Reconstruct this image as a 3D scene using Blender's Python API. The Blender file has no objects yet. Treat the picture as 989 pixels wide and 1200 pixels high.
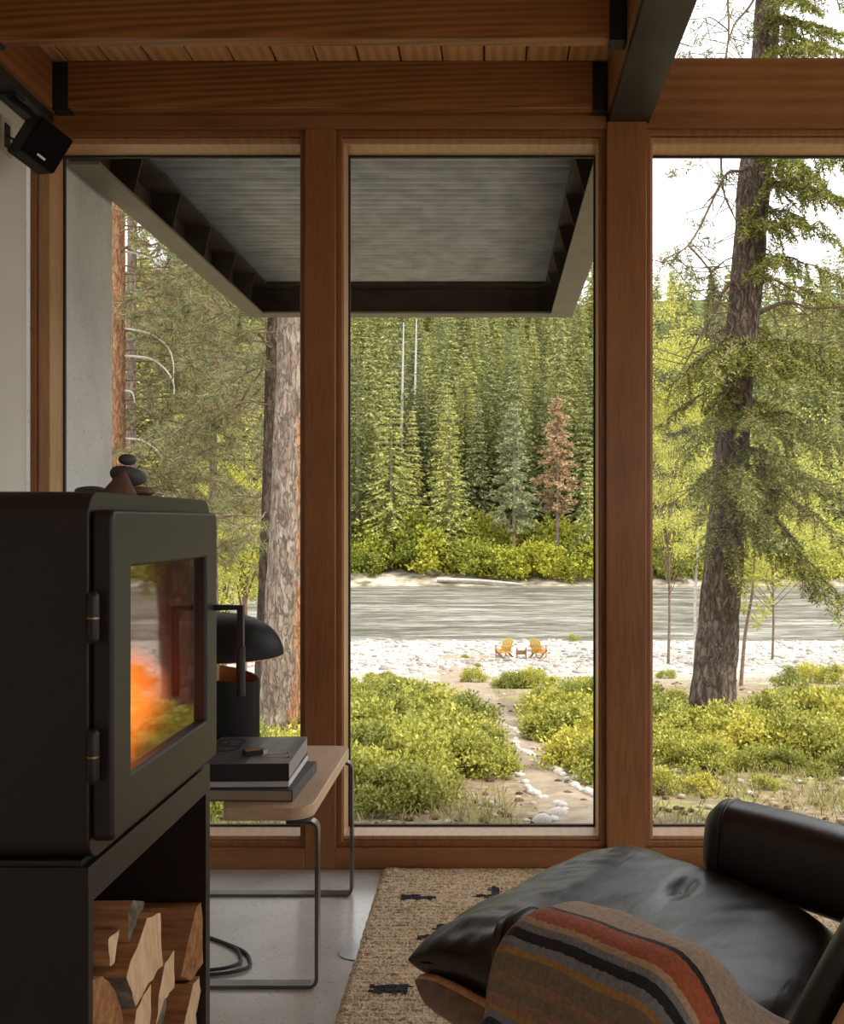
import bpy, bmesh, math, random
import numpy as np
from mathutils import Vector, Matrix, noise as mnoise

random.seed(7)
SC = bpy.context.scene
C = SC.collection
PI = math.pi
FPX, CX, CY, CAMZ = 1167.0, 577.0, 612.0, 1.2


# ------------------------------------------------------------------ helpers
def at(u, v, Y):
    return Vector(((u - CX) * Y / FPX, Y, CAMZ + (CY - v) * Y / FPX))


def tag(o, label=None, cat=None, group=None, kind=None):
    if label: o['label'] = label
    if cat: o['category'] = cat
    if group: o['group'] = group
    if kind: o['kind'] = kind
    return o


def empty(name, loc, rz=0.0):
    o = bpy.data.objects.new(name, None)
    o.empty_display_size = 0.05
    C.objects.link(o)
    o.location = loc
    o.rotation_euler = (0, 0, rz)
    return o


def copy_tree(o, parent=None):
    c = o.copy(); C.objects.link(c)
    if parent is not None: c.parent = parent
    for ch in list(o.children):
        copy_tree(ch, c)
    return c


class MB:
    def __init__(s):
        s.v = []; s.f = []; s.m = []

    def add(s, vs, fs, mi=0):
        n = len(s.v)
        s.v += [tuple(p) for p in vs]
        s.f += [tuple(i + n for i in f) for f in fs]
        s.m += [mi] * len(fs)
        return s

    def box(s, x0, x1, y0, y1, z0, z1, mi=0):
        v = [(x0, y0, z0), (x1, y0, z0), (x1, y1, z0), (x0, y1, z0), (x0, y0, z1), (x1, y0, z1), (x1, y1, z1), (x0, y1, z1)]
        return s.add(v, [(0, 3, 2, 1), (4, 5, 6, 7), (0, 1, 5, 4), (1, 2, 6, 5), (2, 3, 7, 6), (3, 0, 4, 7)], mi)

    def obb(s, c, ax, ay, az, mi=0):
        c = Vector(c); ax = Vector(ax); ay = Vector(ay); az = Vector(az)
        v = [c + i * ax + j * ay + k * az for k in (-1, 1) for (i, j) in ((-1, -1), (1, -1), (1, 1), (-1, 1))]
        return s.add(v, [(0, 3, 2, 1), (4, 5, 6, 7), (0, 1, 5, 4), (1, 2, 6, 5), (2, 3, 7, 6), (3, 0, 4, 7)], mi)

    def prism(s, poly, a, b, axis='z', mi=0):
        """closed 2-D polygon swept from a to b along an axis"""
        def P(p, t):
            return {'z': (p[0], p[1], t), 'x': (t, p[0], p[1]), 'y': (p[0], t, p[1])}[axis]
        n = len(poly)
        v = [P(p, a) for p in poly] + [P(p, b) for p in poly]
        f = [tuple(range(n))[::-1], tuple(range(n, 2 * n))] + [(i, (i + 1) % n, n + (i + 1) % n, n + i) for i in range(n)]
        return s.add(v, f, mi)

    def ring(s, outer, inner, a, b, axis='x', mi=0):
        """frame between two polygons with the same number of points, swept along an axis"""
        def P(p, t):
            return {'z': (p[0], p[1], t), 'x': (t, p[0], p[1]), 'y': (p[0], t, p[1])}[axis]
        n = len(outer)
        v = [P(p, a) for p in outer] + [P(p, a) for p in inner] + [P(p, b) for p in outer] + [P(p, b) for p in inner]
        f = []
        for i in range(n):
            j = (i + 1) % n
            f += [(i, j, n + j, n + i), (2 * n + i, 3 * n + i, 3 * n + j, 2 * n + j), (i, 2 * n + i, 2 * n + j, j), (n + i, n + j, 3 * n + j, 3 * n + i)]
        return s.add(v, f, mi)

    def tube(s, path, r, n=10, mi=0, cap=True, flat=1.0, up=None):
        path = [Vector(p) for p in path]
        m = len(path)
        rr = r if isinstance(r, (list, tuple)) else [r] * m
        vs = []; prev = None
        for i, p in enumerate(path):
            d = (path[min(i + 1, m - 1)] - path[max(i - 1, 0)])
            d = d.normalized() if d.length > 1e-9 else Vector((0, 0, 1))
            if prev is None:
                ref = Vector(up) if up else (Vector((0, 0, 1)) if abs(d.z) < 0.9 else Vector((1, 0, 0)))
                a = d.cross(ref).normalized()
            else:
                a = (prev - d * prev.dot(d)).normalized()
            prev = a
            b = d.cross(a)
            for k in range(n):
                t = 2 * PI * k / n
                vs.append(p + a * (math.cos(t) * rr[i]) + b * (math.sin(t) * rr[i] * flat))
        fs = []
        for i in range(m - 1):
            for k in range(n):
                fs.append((i * n + k, i * n + (k + 1) % n, (i + 1) * n + (k + 1) % n, (i + 1) * n + k))
        if cap:
            fs.append(tuple(range(n))[::-1]); fs.append(tuple(range((m - 1) * n, m * n)))
        return s.add(vs, fs, mi)

    def strap(s, path, w_dir, w, t, mi=0):
        """flat bar: rectangular section w (along w_dir) x t swept along a path"""
        path = [Vector(p) for p in path]; wd = Vector(w_dir).normalized(); m = len(path); vs = []
        for i, p in enumerate(path):
            d = (path[min(i + 1, m - 1)] - path[max(i - 1, 0)]).normalized()
            nrm = d.cross(wd).normalized()
            k = 1.0
            if 0 < i < m - 1:
                c = (path[i + 1] - p).normalized().dot(d); k = 1 / max(c, 0.5)
            for (a, b) in ((-1, -1), (1, -1), (1, 1), (-1, 1)):
                vs.append(p + wd * (a * w / 2) + nrm * (b * t / 2 * k))
        fs = [(i * 4 + k, i * 4 + (k + 1) % 4, (i + 1) * 4 + (k + 1) % 4, (i + 1) * 4 + k) for i in range(m - 1) for k in range(4)]
        fs += [(3, 2, 1, 0), tuple((m - 1) * 4 + k for k in range(4))]
        return s.add(vs, fs, mi)

    def lathe(s, prof, c, n=40, mi=0, axis=None):
        c = Vector(c); vs = []; fs = []
        m = len(prof)
        for (r, z) in prof:
            for k in range(n):
                t = 2 * PI * k / n
                vs.append(c + Vector((r * math.cos(t), r * math.sin(t), z)))
        for i in range(m - 1):
            for k in range(n):
                fs.append((i * n + k, i * n + (k + 1) % n, (i + 1) * n + (k + 1) % n, (i + 1) * n + k))
        if prof[0][0] > 1e-6: fs.append(tuple(range(n))[::-1])
        if prof[-1][0] > 1e-6: fs.append(tuple(range((m - 1) * n, m * n)))
        return s.add(vs, fs, mi)

    def grid(s, P, mi=0, closed_u=False):
        nu = len(P); nv = len(P[0])
        vs = [p for row in P for p in row]; fs = []
        for i in range(nu - (0 if closed_u else 1)):
            for j in range(nv - 1):
                a = i; b = (i + 1) % nu
                fs.append((a * nv + j, b * nv + j, b * nv + j + 1, a * nv + j + 1))
        return s.add(vs, fs, mi)

    def build(s, name, mats, parent=None, local=False, bevel=0.0, seg=2, angle=38, smooth=True, merge=0.0, recalc=True, uv=None):
        me = bpy.data.meshes.new(name)
        V = [Vector(p) for p in s.v]
        loc = Vector((0, 0, 0))
        if parent is None:
            xs = [p.x for p in V]; ys = [p.y for p in V]; zs = [p.z for p in V]
            loc = Vector(((min(xs) + max(xs)) / 2, (min(ys) + max(ys)) / 2, min(zs)))
            V = [p - loc for p in V]
        elif not local:
            off = Vector((0, 0, 0)); q = parent
            while q: off += q.location; q = q.parent
            V = [p - off for p in V]
        me.from_pydata([tuple(p) for p in V], [], s.f)
        if not isinstance(mats, (list, tuple)): mats = [mats]
        for m in mats: me.materials.append(m)
        if len(mats) > 1: me.polygons.foreach_set('material_index', s.m)
        if merge or recalc:
            bm = bmesh.new(); bm.from_mesh(me)
            if merge: bmesh.ops.remove_doubles(bm, verts=bm.verts, dist=merge)
            if recalc: bmesh.ops.recalc_face_normals(bm, faces=bm.faces)
            bm.to_mesh(me); bm.free()
        if smooth:
            me.shade_smooth(); me.set_sharp_from_angle(angle=math.radians(angle))
        me.update()
        o = bpy.data.objects.new(name, me); C.objects.link(o)
        o.location = loc
        if parent is not None: o.parent = parent
        if bevel:
            b = o.modifiers.new('bevel', 'BEVEL'); b.width = bevel; b.segments = seg
            b.limit_method = 'ANGLE'; b.angle_limit = math.radians(40)
        return o


def fast_mesh(name, V, F, mat, parent=None, loc=(0, 0, 0), smooth=False):
    """V (n,3), F (m,3|4) numpy -> one mesh object"""
    me = bpy.data.meshes.new(name)
    V = np.asarray(V, np.float32); F = np.asarray(F, np.int32)
    k = F.shape[1]
    me.vertices.add(len(V)); me.vertices.foreach_set('co', V.ravel())
    me.loops.add(F.size); me.loops.foreach_set('vertex_index', F.ravel())
    me.polygons.add(len(F))
    me.polygons.foreach_set('loop_start', np.arange(0, F.size, k, dtype=np.int32))
    me.update(calc_edges=True); me.validate()
    me.materials.append(mat)
    if smooth: me.shade_smooth()
    o = bpy.data.objects.new(name, me); C.objects.link(o)
    o.location = loc
    if parent is not None: o.parent = parent
    return o


# ---------------------------------------------------------------- materials
class NT:
    def __init__(s, name):
        s.mat = bpy.data.materials.new(name); s.mat.use_nodes = True
        s.t = s.mat.node_tree; s.t.nodes.clear()
        s.out = s.t.nodes.new('ShaderNodeOutputMaterial')

    def n(s, typ, props=None, **ins):
        nd = s.t.nodes.new(typ)
        for k, v in (props or {}).items(): setattr(nd, k, v)
        for k, v in ins.items():
            key = int(k[1:]) if k[0] == 'i' and k[1:].isdigit() else k.replace('_', ' ')
            s.set(nd.inputs[key], v)
        return nd

    def set(s, sock, v):
        if isinstance(v, bpy.types.NodeSocket): s.t.links.new(v, sock)
        elif isinstance(v, bpy.types.Node): s.t.links.new(v.outputs[0], sock)
        else:
            if isinstance(v, (tuple, list)) and len(v) == 3 and sock.type == 'RGBA': v = (*v, 1)
            sock.default_value = v

    def ramp(s, fac, stops, interp='LINEAR'):
        r = s.t.nodes.new('ShaderNodeValToRGB'); s.set(r.inputs[0], fac)
        cr = r.color_ramp; cr.interpolation = interp
        while len(cr.elements) < len(stops): cr.elements.new(0.5)
        for e, (p, c) in zip(cr.elements, stops):
            e.position = p; e.color = (*c, 1) if len(c) == 3 else c
        return r.outputs[0]

    def mapping(s, scale=(1, 1, 1), coord='Object', rot=(0, 0, 0)):
        tc = s.t.nodes.new('ShaderNodeTexCoord')
        mp = s.t.nodes.new('ShaderNodeMapping')
        mp.inputs['Scale'].default_value = scale; mp.inputs['Rotation'].default_value = rot
        s.t.links.new(tc.outputs[coord], mp.inputs[0])
        return mp.outputs[0]

    def mix(s, fac, a, b, blend='MIX'):
        m = s.t.nodes.new('ShaderNodeMix'); m.data_type = 'RGBA'; m.blend_type = blend
        s.set(m.inputs[0], fac); s.set(m.inputs[6], a); s.set(m.inputs[7], b)
        return m.outputs[2]

    def bump(s, h, strength=0.3, dist=0.01, normal=None):
        b = s.n('ShaderNodeBump', Strength=strength, Distance=dist, Height=h)
        if normal is not None: s.set(b.inputs['Normal'], normal)
        return b.outputs[0]

    def pbsdf(s, col, rough=0.5, metal=0.0, spec=0.5, normal=None, **kw):
        p = s.n('ShaderNodeBsdfPrincipled')
        s.set(p.inputs['Base Color'], col); s.set(p.inputs['Roughness'], rough)
        s.set(p.inputs['Metallic'], metal); s.set(p.inputs['Specular IOR Level'], spec)
        if normal is not None: s.set(p.inputs['Normal'], normal)
        for k, v in kw.items(): s.set(p.inputs[k.replace('_', ' ')], v)
        s.set(s.out.inputs[0], p.outputs[0])
        return s.mat


def plain(name, col, rough=0.5, metal=0.0, spec=0.5, var=0.12, vs=12.0, bump=0.0):
    t = NT(name)
    nz = t.n('ShaderNodeTexNoise', Vector=t.mapping(), Scale=vs, Detail=5.0)
    lo = tuple(c * (1 - var) for c in col); hi = tuple(min(1, c * (1 + var)) for c in col)
    c = t.ramp(nz.outputs[0], [(0.3, lo), (0.7, hi)])
    nm = t.bump(nz.outputs[0], bump, 0.004) if bump else None
    return t.pbsdf(c, rough, metal, spec, nm)


def wood(name, dark, light, axis, rough=0.45, sc=1.0, figure=0.6, tilt=0.0):
    t = NT(name)
    st = {'x': (0.6, 9, 9), 'y': (9, 0.6, 9), 'z': (9, 9, 0.6)}[axis]
    st = tuple(a * sc for a in st)
    v = t.mapping(st, rot=(0, tilt, tilt))
    w = t.n('ShaderNodeTexWave', {'wave_type': 'RINGS', 'rings_direction': axis.upper()}, Vector=v, Scale=0.9 if not tilt else 2.6, Distortion=5.0 if not tilt else 3.0, Detail=2.0, Detail_Scale=0.9)
    fine = t.n('ShaderNodeTexNoise', Vector=t.mapping(tuple(a * 7 for a in st)), Scale=2.0, Detail=4.0, Roughness=0.7)
    big = t.n('ShaderNodeTexNoise', Vector=t.mapping((1.3, 1.3, 1.3)), Scale=1.5, Detail=2.0)
    f = t.n('ShaderNodeMath', {'operation': 'MULTIPLY_ADD'}, i0=w.outputs['Fac'], i1=0.45 * figure)
    t.set(f.inputs[2], t.n('ShaderNodeMath', {'operation': 'MULTIPLY'}, i0=fine.outputs[0], i1=1 - 0.45 * figure).outputs[0])
    c = t.ramp(f.outputs[0], [(0.22, dark), (0.72, light)])
    c = t.mix(t.ramp(big.outputs[0], [(0.35, (0, 0, 0)), (0.7, (0.45, 0.45, 0.45))]), c, tuple(x * 1.2 for x in light))
    return t.pbsdf(c, rough, 0, 0.4, t.bump(fine.outputs[0], 0.08, 0.002))


def leaf_mat(name, stops, trans=0.35, perobj=False):
    t = NT(name)
    g = t.n('ShaderNodeNewGeometry')
    c = t.ramp(g.outputs['Random Per Island'], stops)
    if perobj:
        oi = t.n('ShaderNodeObjectInfo')
        mx = t.n('ShaderNodeMix', {'data_type': 'RGBA', 'blend_type': 'MULTIPLY'}); t.set(mx.inputs[0], 1.0); t.set(mx.inputs[6], c)
        t.set(mx.inputs[7], t.ramp(oi.outputs['Random'], [(0.0, (0.62, 0.66, 0.80)), (0.5, (0.95, 0.95, 0.95)), (1.0, (1.25, 1.15, 1.0))]))
        c = mx.outputs[2]
    d = t.n('ShaderNodeBsdfDiffuse', Color=c)
    tr = t.n('ShaderNodeBsdfTranslucent', Color=c)
    m = t.n('ShaderNodeMixShader', i0=trans, i1=d, i2=tr)
    t.set(t.out.inputs[0], m.outputs[0])
    return t.mat


def bark_mat(name, crack, plate, plate2, sx=9.0, sz=2.2, bump=0.6):
    t = NT(name)
    nz0 = t.n('ShaderNodeTexNoise', Vector=t.mapping((3, 3, 1.5)), Scale=3.0, Detail=3.0)
    mp = t.mapping((sx, sx, sz))
    vadd = t.n('ShaderNodeVectorMath', {'operation': 'MULTIPLY_ADD'}, i0=nz0.outputs[1], i1=(2.2, 2.2, 2.2))
    t.set(vadd.inputs[2], mp)
    vo = t.n('ShaderNodeTexVoronoi', {'feature': 'DISTANCE_TO_EDGE'}, Vector=vadd.outputs[0], Scale=1.3)
    fn = t.n('ShaderNodeTexNoise', Vector=vadd.outputs[0], Scale=1.6, Detail=7.0, Roughness=0.75)
    mm = t.n('ShaderNodeMath', {'operation': 'MULTIPLY_ADD'}, i0=fn.outputs[0], i1=0.55)
    t.set(mm.inputs[2], vo.outputs[0])
    cr = t.ramp(mm.outputs[0], [(0.24, (0, 0, 0)), (0.46, (1, 1, 1))])
    pc = t.mix(t.ramp(nz0.outputs[0], [(0.4, (0, 0, 0)), (0.62, (1, 1, 1))]), plate, plate2)
    pc = t.mix(t.ramp(fn.outputs[0], [(0.38, (0, 0, 0)), (0.62, (1, 1, 1))]), tuple(0.6 * a for a in plate), pc)
    c = t.mix(cr, tuple(0.5 * a + 0.5 * b_ * 0.5 for a, b_ in zip(crack, plate)), pc)
    h = t.n('ShaderNodeMath', {'operation': 'ADD'}, i0=cr, i1=fn.outputs[0])
    return t.pbsdf(c, 0.95, 0, 0.1, t.bump(h.outputs[0], bump, 0.03))


M = {}
M['fir_x'] = wood('fir_wood_x', (0.132, 0.048, 0.013), (0.295, 0.125, 0.045), 'x', 0.4)
M['fir_y'] = wood('fir_wood_y', (0.132, 0.048, 0.013), (0.295, 0.125, 0.045), 'y', 0.4)
M['fir_z'] = wood('fir_wood_z', (0.125, 0.045, 0.012), (0.28, 0.117, 0.040), 'z', 0.38, 1.0, 0.25)
M['joist'] = wood('joist_wood', (0.115, 0.042, 0.011), (0.31, 0.128, 0.038), 'x', 0.5, 0.8, 0.9, 0.55)
M['ceil'] = wood('ceiling_board', (0.42, 0.20, 0.075), (0.66, 0.37, 0.16), 'y', 0.5, 1.0, 0.9)
M['oak'] = wood('oak_top', (0.40, 0.265, 0.16), (0.60, 0.43, 0.285), 'y', 0.45, 1.5, 0.3)
M['walnut'] = wood('walnut_ply', (0.045, 0.017, 0.008), (0.20, 0.082, 0.035), 'z', 0.35, 2.2, 0.5)
M['plyedge'] = plain('ply_edge', (0.62, 0.36, 0.18), 0.5, var=0.25, vs=60)
M['plaster'] = plain('plaster', (0.62, 0.60, 0.55), 0.9, 0, 0.2, 0.04, 3)
M['steel'] = plain('dark_steel', (0.040, 0.037, 0.036), 0.45, 0.4, 0.4, 0.25, 6)
M['black'] = plain('black_steel', (0.012, 0.012, 0.012), 0.55, 0.0, 0.4, 0.2, 10)
M['canopysteel'] = plain('painted_steel', (0.17, 0.155, 0.13), 0.5, 0.1, 0.4, 0.15, 5)
M['canopyshaded'] = plain('shaded_channel_steel', (0.06, 0.048, 0.042), 0.7, 0.1, 0.3, 0.4, 9)  # darker copy of the canopy steel, shade inside the channels put into its colour
M['deck'] = plain('galvanised', (0.43, 0.47, 0.54), 0.5, 0.0, 0.4, 0.22, 9)
M['gasket'] = plain('gasket', (0.012, 0.012, 0.012), 0.7)
M['barsteel'] = plain('table_steel', (0.16, 0.155, 0.15), 0.32, 0.8, 0.5, 0.2, 10)
M['stove'] = plain('stove_enamel', (0.0150, 0.0088, 0.0070), 0.44, 0.0, 0.36, 0.12, 60, 0.04)
M['stovein'] = plain('firebox', (0.030, 0.022, 0.018), 0.95, var=0.3)
M['brick'] = plain('fire_brick', (0.17, 0.10, 0.06), 0.95, var=0.3)
M['blackmat'] = plain('black_matte', (0.010, 0.010, 0.010), 0.45, 0, 0.4)
M['brass'] = plain('brass', (0.30, 0.18, 0.07), 0.4, 0.9)
M['copper'] = plain('copper', (0.55, 0.22, 0.09), 0.4, 0.7)
M['lamp'] = plain('lamp_black', (0.009, 0.008, 0.0075), 0.5, 0.0, 0.10, 0.1, 30)
M['speaker'] = plain('speaker_black', (0.011, 0.010, 0.010), 0.6, 0, 0.15, 0.3, 90)
M['silver'] = plain('silver_badge', (0.30, 0.30, 0.30), 0.35, 0.6)
M['white'] = plain('white_plate', (0.50, 0.48, 0.43), 0.5)
M['bookdark'] = plain('book_dark', (0.022, 0.020, 0.020), 0.5, 0, 0.4)
M['bookgrey'] = plain('book_grey', (0.075, 0.073, 0.075), 0.42, 0, 0.4, 0.25, 14)
M['bookbrown'] = plain('book_slate', (0.06, 0.055, 0.06), 0.5)
M['ink'] = plain('ink_black', (0.008, 0.008, 0.008), 0.5)
M['matchred'] = plain('match_label', (0.35, 0.12, 0.04), 0.6, var=0.5, vs=70)
M['matchwood'] = plain('match_wood', (0.62, 0.42, 0.24), 0.7)
M['stone_dark'] = plain('stone_dark', (0.075, 0.07, 0.068), 0.75, 0, 0.3, 0.3, 60, 0.2)
M['stone_brown'] = plain('stone_brown', (0.13, 0.075, 0.045), 0.75, 0, 0.3, 0.35, 40, 0.2)
M['cable'] = plain('cable', (0.02, 0.02, 0.02), 0.6)


def pages_mat(name, a, b, sc):
    t = NT(name)
    w = t.n('ShaderNodeTexWave', {'wave_type': 'BANDS', 'bands_direction': 'Z'}, Vector=t.mapping(), Scale=sc, Distortion=1.0, Detail=1.0)
    return t.pbsdf(t.ramp(w.outputs[0], [(0.2, a), (0.8, b)]), 0.9, 0, 0.1)


M['pages'] = pages_mat('pages_cream', (0.26, 0.20, 0.14), (0.40, 0.32, 0.24), 160)
M['pageswhite'] = pages_mat('pages_white', (0.55, 0.52, 0.48), (0.75, 0.72, 0.67), 160)
M['pagesgrey'] = pages_mat('pages_grey', (0.26, 0.24, 0.23), (0.36, 0.34, 0.32), 160)


def glass_mat(name, ior, tint=(1, 1, 1), rough=0.0):
    t = NT(name)
    g = t.n('ShaderNodeNewGeometry')
    io = t.n('ShaderNodeMapRange', i0=g.outputs['Backfacing'], i3=ior, i4=1.0 / ior)   # same reflectance from both faces of the pane
    fr = t.n('ShaderNodeFresnel', IOR=io.outputs[0])
    tr = t.n('ShaderNodeBsdfTransparent', Color=tint)
    gl = t.n('ShaderNodeBsdfGlossy', Color=(1, 1, 1), Roughness=rough)
    m = t.n('ShaderNodeMixShader', i0=fr.outputs[0], i1=tr, i2=gl)
    t.set(t.out.inputs[0], m.outputs[0])
    return t.mat


M['glass'] = glass_mat('window_glass', 1.13, (0.99, 0.995, 0.99))
M['stoveglass'] = glass_mat('ceramic_glass', 1.65, (0.80, 0.74, 0.70), 0.03)


def concrete(name, lo, hi, rough, spec, sc):
    t = NT(name)
    a = t.n('ShaderNodeTexNoise', Vector=t.mapping(), Scale=sc, Detail=8.0, Roughness=0.65)
    b = t.n('ShaderNodeTexNoise', Vector=t.mapping(), Scale=sc * 45, Detail=2.0)
    c = t.ramp(a.outputs[0], [(0.3, lo), (0.7, hi)])
    c = t.mix(t.ramp(b.outputs[0], [(0.60, (0, 0, 0)), (0.72, (0.5, 0.5, 0.5))]), c, tuple(0.5 * x for x in lo))
    r = t.ramp(a.outputs[0], [(0.3, (rough * 0.8,) * 3), (0.7, (min(1, rough * 1.3),) * 3)])
    return t.pbsdf(c, r, 0, spec, t.bump(b.outputs[0], 0.05, 0.002))


M['floor'] = concrete('polished_concrete', (0.38, 0.36, 0.335), (0.54, 0.52, 0.49), 0.20, 0.5, 2.2)
M['concrete'] = concrete('wall_concrete', (0.42, 0.41, 0.41), (0.62, 0.61, 0.60), 0.85, 0.2, 2.0)


def leather():
    t = NT('black_leather')
    v = t.mapping()
    n1 = t.n('ShaderNodeTexVoronoi', Vector=v, Scale=240.0)
    n2 = t.n('ShaderNodeTexNoise', Vector=v, Scale=9.0, Detail=4.0)
    n3 = t.n('ShaderNodeTexNoise', Vector=t.mapping((5, 22, 5), rot=(0, 0, 0.5)), Scale=1.6, Detail=3.0, Distortion=0.6)
    h1 = t.bump(n1.outputs[0], 0.10, 0.002)
    h2 = t.bump(n3.outputs[0], 0.17, 0.010, h1)
    r = t.ramp(n2.outputs[0], [(0.3, (0.34,) * 3), (0.7, (0.43,) * 3)])
    c = t.ramp(n2.outputs[0], [(0.3, (0.014, 0.0115, 0.0105)), (0.7, (0.025, 0.021, 0.019))])
    return t.pbsdf(c, r, 0, 0.5, h2)


M['leather'] = leather()


def rug_mats():
    out = []
    for name, a, b, c_ in (('jute', (0.30, 0.20, 0.115), (0.54, 0.40, 0.26), (0.74, 0.60, 0.42)), ('jute_black', (0.012, 0.012, 0.015), (0.035, 0.035, 0.04), (0.07, 0.065, 0.06))):
        t = NT(name)
        n1 = t.n('ShaderNodeTexNoise', Vector=t.mapping((10, 55, 20)), Scale=2.2, Detail=5.0, Roughness=0.75)
        w = t.n('ShaderNodeTexNoise', Vector=t.mapping((90, 60, 20)), Scale=2.0, Detail=3.0)
        f = t.n('ShaderNodeMath', {'operation': 'MULTIPLY_ADD'}, i0=w.outputs[0], i1=0.5)
        t.set(f.inputs[2], t.n('ShaderNodeMath', {'operation': 'MULTIPLY'}, i0=n1.outputs[0], i1=0.5).outputs[0])
        col = t.ramp(f.outputs[0], [(0.40, tuple(0.6 * q_ for q_ in a)), (0.5, b), (0.60, c_)])
        out.append(t.pbsdf(col, 0.95, 0, 0.1, t.bump(w.outputs[0], 0.6, 0.006)))
    return out


def blanket_mat():
    t = NT('striped_wool')
    uv = t.n('ShaderNodeUVMap'); uv.uv_map = 'stripe'
    sx = t.n('ShaderNodeSeparateXYZ', i0=uv.outputs[0])
    nz = t.n('ShaderNodeTexNoise', Vector=t.mapping(), Scale=160.0, Detail=3.0)
    f = t.n('ShaderNodeMath', {'operation': 'MULTIPLY_ADD'}, i0=nz.outputs[0], i1=0.006)
    t.set(f.inputs[2], sx.outputs[0])
    TA = (0.46, 0.355, 0.27); BK = (0.030, 0.028, 0.030); RD = (0.40, 0.115, 0.050); GR = (0.205, 0.205, 0.21)
    GD = (0.38, 0.20, 0.065); OL = (0.20, 0.145, 0.092); BR = (0.27, 0.155, 0.085); TN = (0.48, 0.33, 0.19)
    st = [(0.0, TA), (0.415, BK), (0.428, RD), (0.466, TN), (0.477, GR), (0.489, BK), (0.507, GR), (0.522, GD), (0.533, OL), (0.567, BR), (0.587, OL),
          (0.617, BR), (0.645, GD), (0.660, GR), (0.678, BK), (0.705, GR), (0.722, GD), (0.745, RD), (0.775, BR), (0.85, OL)]
    c = t.ramp(f.outputs[0], st, 'CONSTANT')
    m = t.n('ShaderNodeMix', {'data_type': 'RGBA', 'blend_type': 'MULTIPLY'})
    t.set(m.inputs[0], 1.0); t.set(m.inputs[6], c); t.set(m.inputs[7], t.ramp(nz.outputs[0], [(0.35, (0.72, 0.72, 0.72)), (0.65, (1, 1, 1))]))
    return t.pbsdf(m.outputs[2], 1.0, 0, 0.05, t.bump(nz.outputs[0], 0.5, 0.003), Sheen_Weight=0.25)


def log_mats():
    t = NT('log_side')
    n = t.n('ShaderNodeTexNoise', Vector=t.mapping((2, 14, 14)), Scale=3.0, Detail=6.0, Roughness=0.7)
    a = t.pbsdf(t.ramp(n.outputs[0], [(0.3, (0.16, 0.060, 0.022)), (0.55, (0.38, 0.175, 0.070)), (0.75, (0.56, 0.30, 0.14))]), 0.85, 0, 0.2, t.bump(n.outputs[0], 0.5, 0.01))
    t = NT('log_end')
    n = t.n('ShaderNodeTexNoise', Vector=t.mapping((6, 30, 8), rot=(0.5, 0, 0)), Scale=2.5, Detail=6.0)
    b = t.pbsdf(t.ramp(n.outputs[0], [(0.3, (0.56, 0.36, 0.20)), (0.7, (0.80, 0.56, 0.36))]), 0.9, 0, 0.15, t.bump(n.outputs[0], 0.4, 0.008))
    c = plain('log_bark', (0.20, 0.16, 0.125), 0.95, 0, 0.1, 0.6, 30, 0.8)
    return [a, b, c]


# ------------------------------------------------------------------ camera, world, sun
cam = bpy.data.cameras.new('camera')
cam.sensor_width = 36.0; cam.lens = FPX / 1200 * 36.0
cam.shift_x = -(CX - 494.5) / 1200.0; cam.shift_y = (CY - 600.0) / 1200.0
cam.clip_start = 0.05; cam.clip_end = 2000
co = bpy.data.objects.new('camera', cam); C.objects.link(co)
co.location = (0, 0, CAMZ); co.rotation_euler = (PI / 2, 0, 0)
SC.camera = co

w = bpy.data.worlds.new('world'); SC.world = w; w.use_nodes = True
nt = w.node_tree; nt.nodes.clear()
wo = nt.nodes.new('ShaderNodeOutputWorld'); bg = nt.nodes.new('ShaderNodeBackground')
tc = nt.nodes.new('ShaderNodeTexCoord'); sp = nt.nodes.new('ShaderNodeSeparateXYZ'); rp = nt.nodes.new('ShaderNodeValToRGB')
nt.links.new(tc.outputs['Generated'], sp.inputs[0]); nt.links.new(sp.outputs[2], rp.inputs[0])
rp.color_ramp.elements[0].position = 0.0; rp.color_ramp.elements[0].color = (1.0, 0.99, 0.97, 1)
rp.color_ramp.elements[1].position = 0.8; rp.color_ramp.elements[1].color = (0.92, 0.96, 1.0, 1)
nt.links.new(rp.outputs[0], bg.inputs[0]); bg.inputs[1].default_value = 1.5
nt.links.new(bg.outputs[0], wo.inputs[0])

sun = bpy.data.lights.new('sun', 'SUN'); sun.energy = 2.6; sun.angle = math.radians(9); sun.color = (1.0, 0.93, 0.80)
so = bpy.data.objects.new('sun', sun); C.objects.link(so)
so.rotation_euler = Vector((-0.62, 0.42, -0.80)).to_track_quat('-Z', 'Y').to_euler()

SC.view_settings.view_transform = 'Standard'; SC.view_settings.look = 'None'
SC.view_settings.gamma = 1.0; SC.view_settings.use_curve_mapping = False
SC.view_settings.exposure = 0.85

# ------------------------------------------------------------------ the room
def struct(o, label, cat='structure'):
    return tag(o, label, cat, kind='structure')


XL = -1.61           # left wall face
YW = 3.46            # window wall, inner face of the frames
struct(MB().box(XL - 0.3, 5.3, -4.6, 3.62, -0.25, 0.0).build('floor', M['floor']), 'polished grey concrete floor of the room', 'floor')
struct(MB().box(XL - 0.2, XL, -4.6, 3.44, 0.0, 2.95).build('wall_left', M['plaster']), 'pale plaster side wall beside the stove', 'wall')
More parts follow.
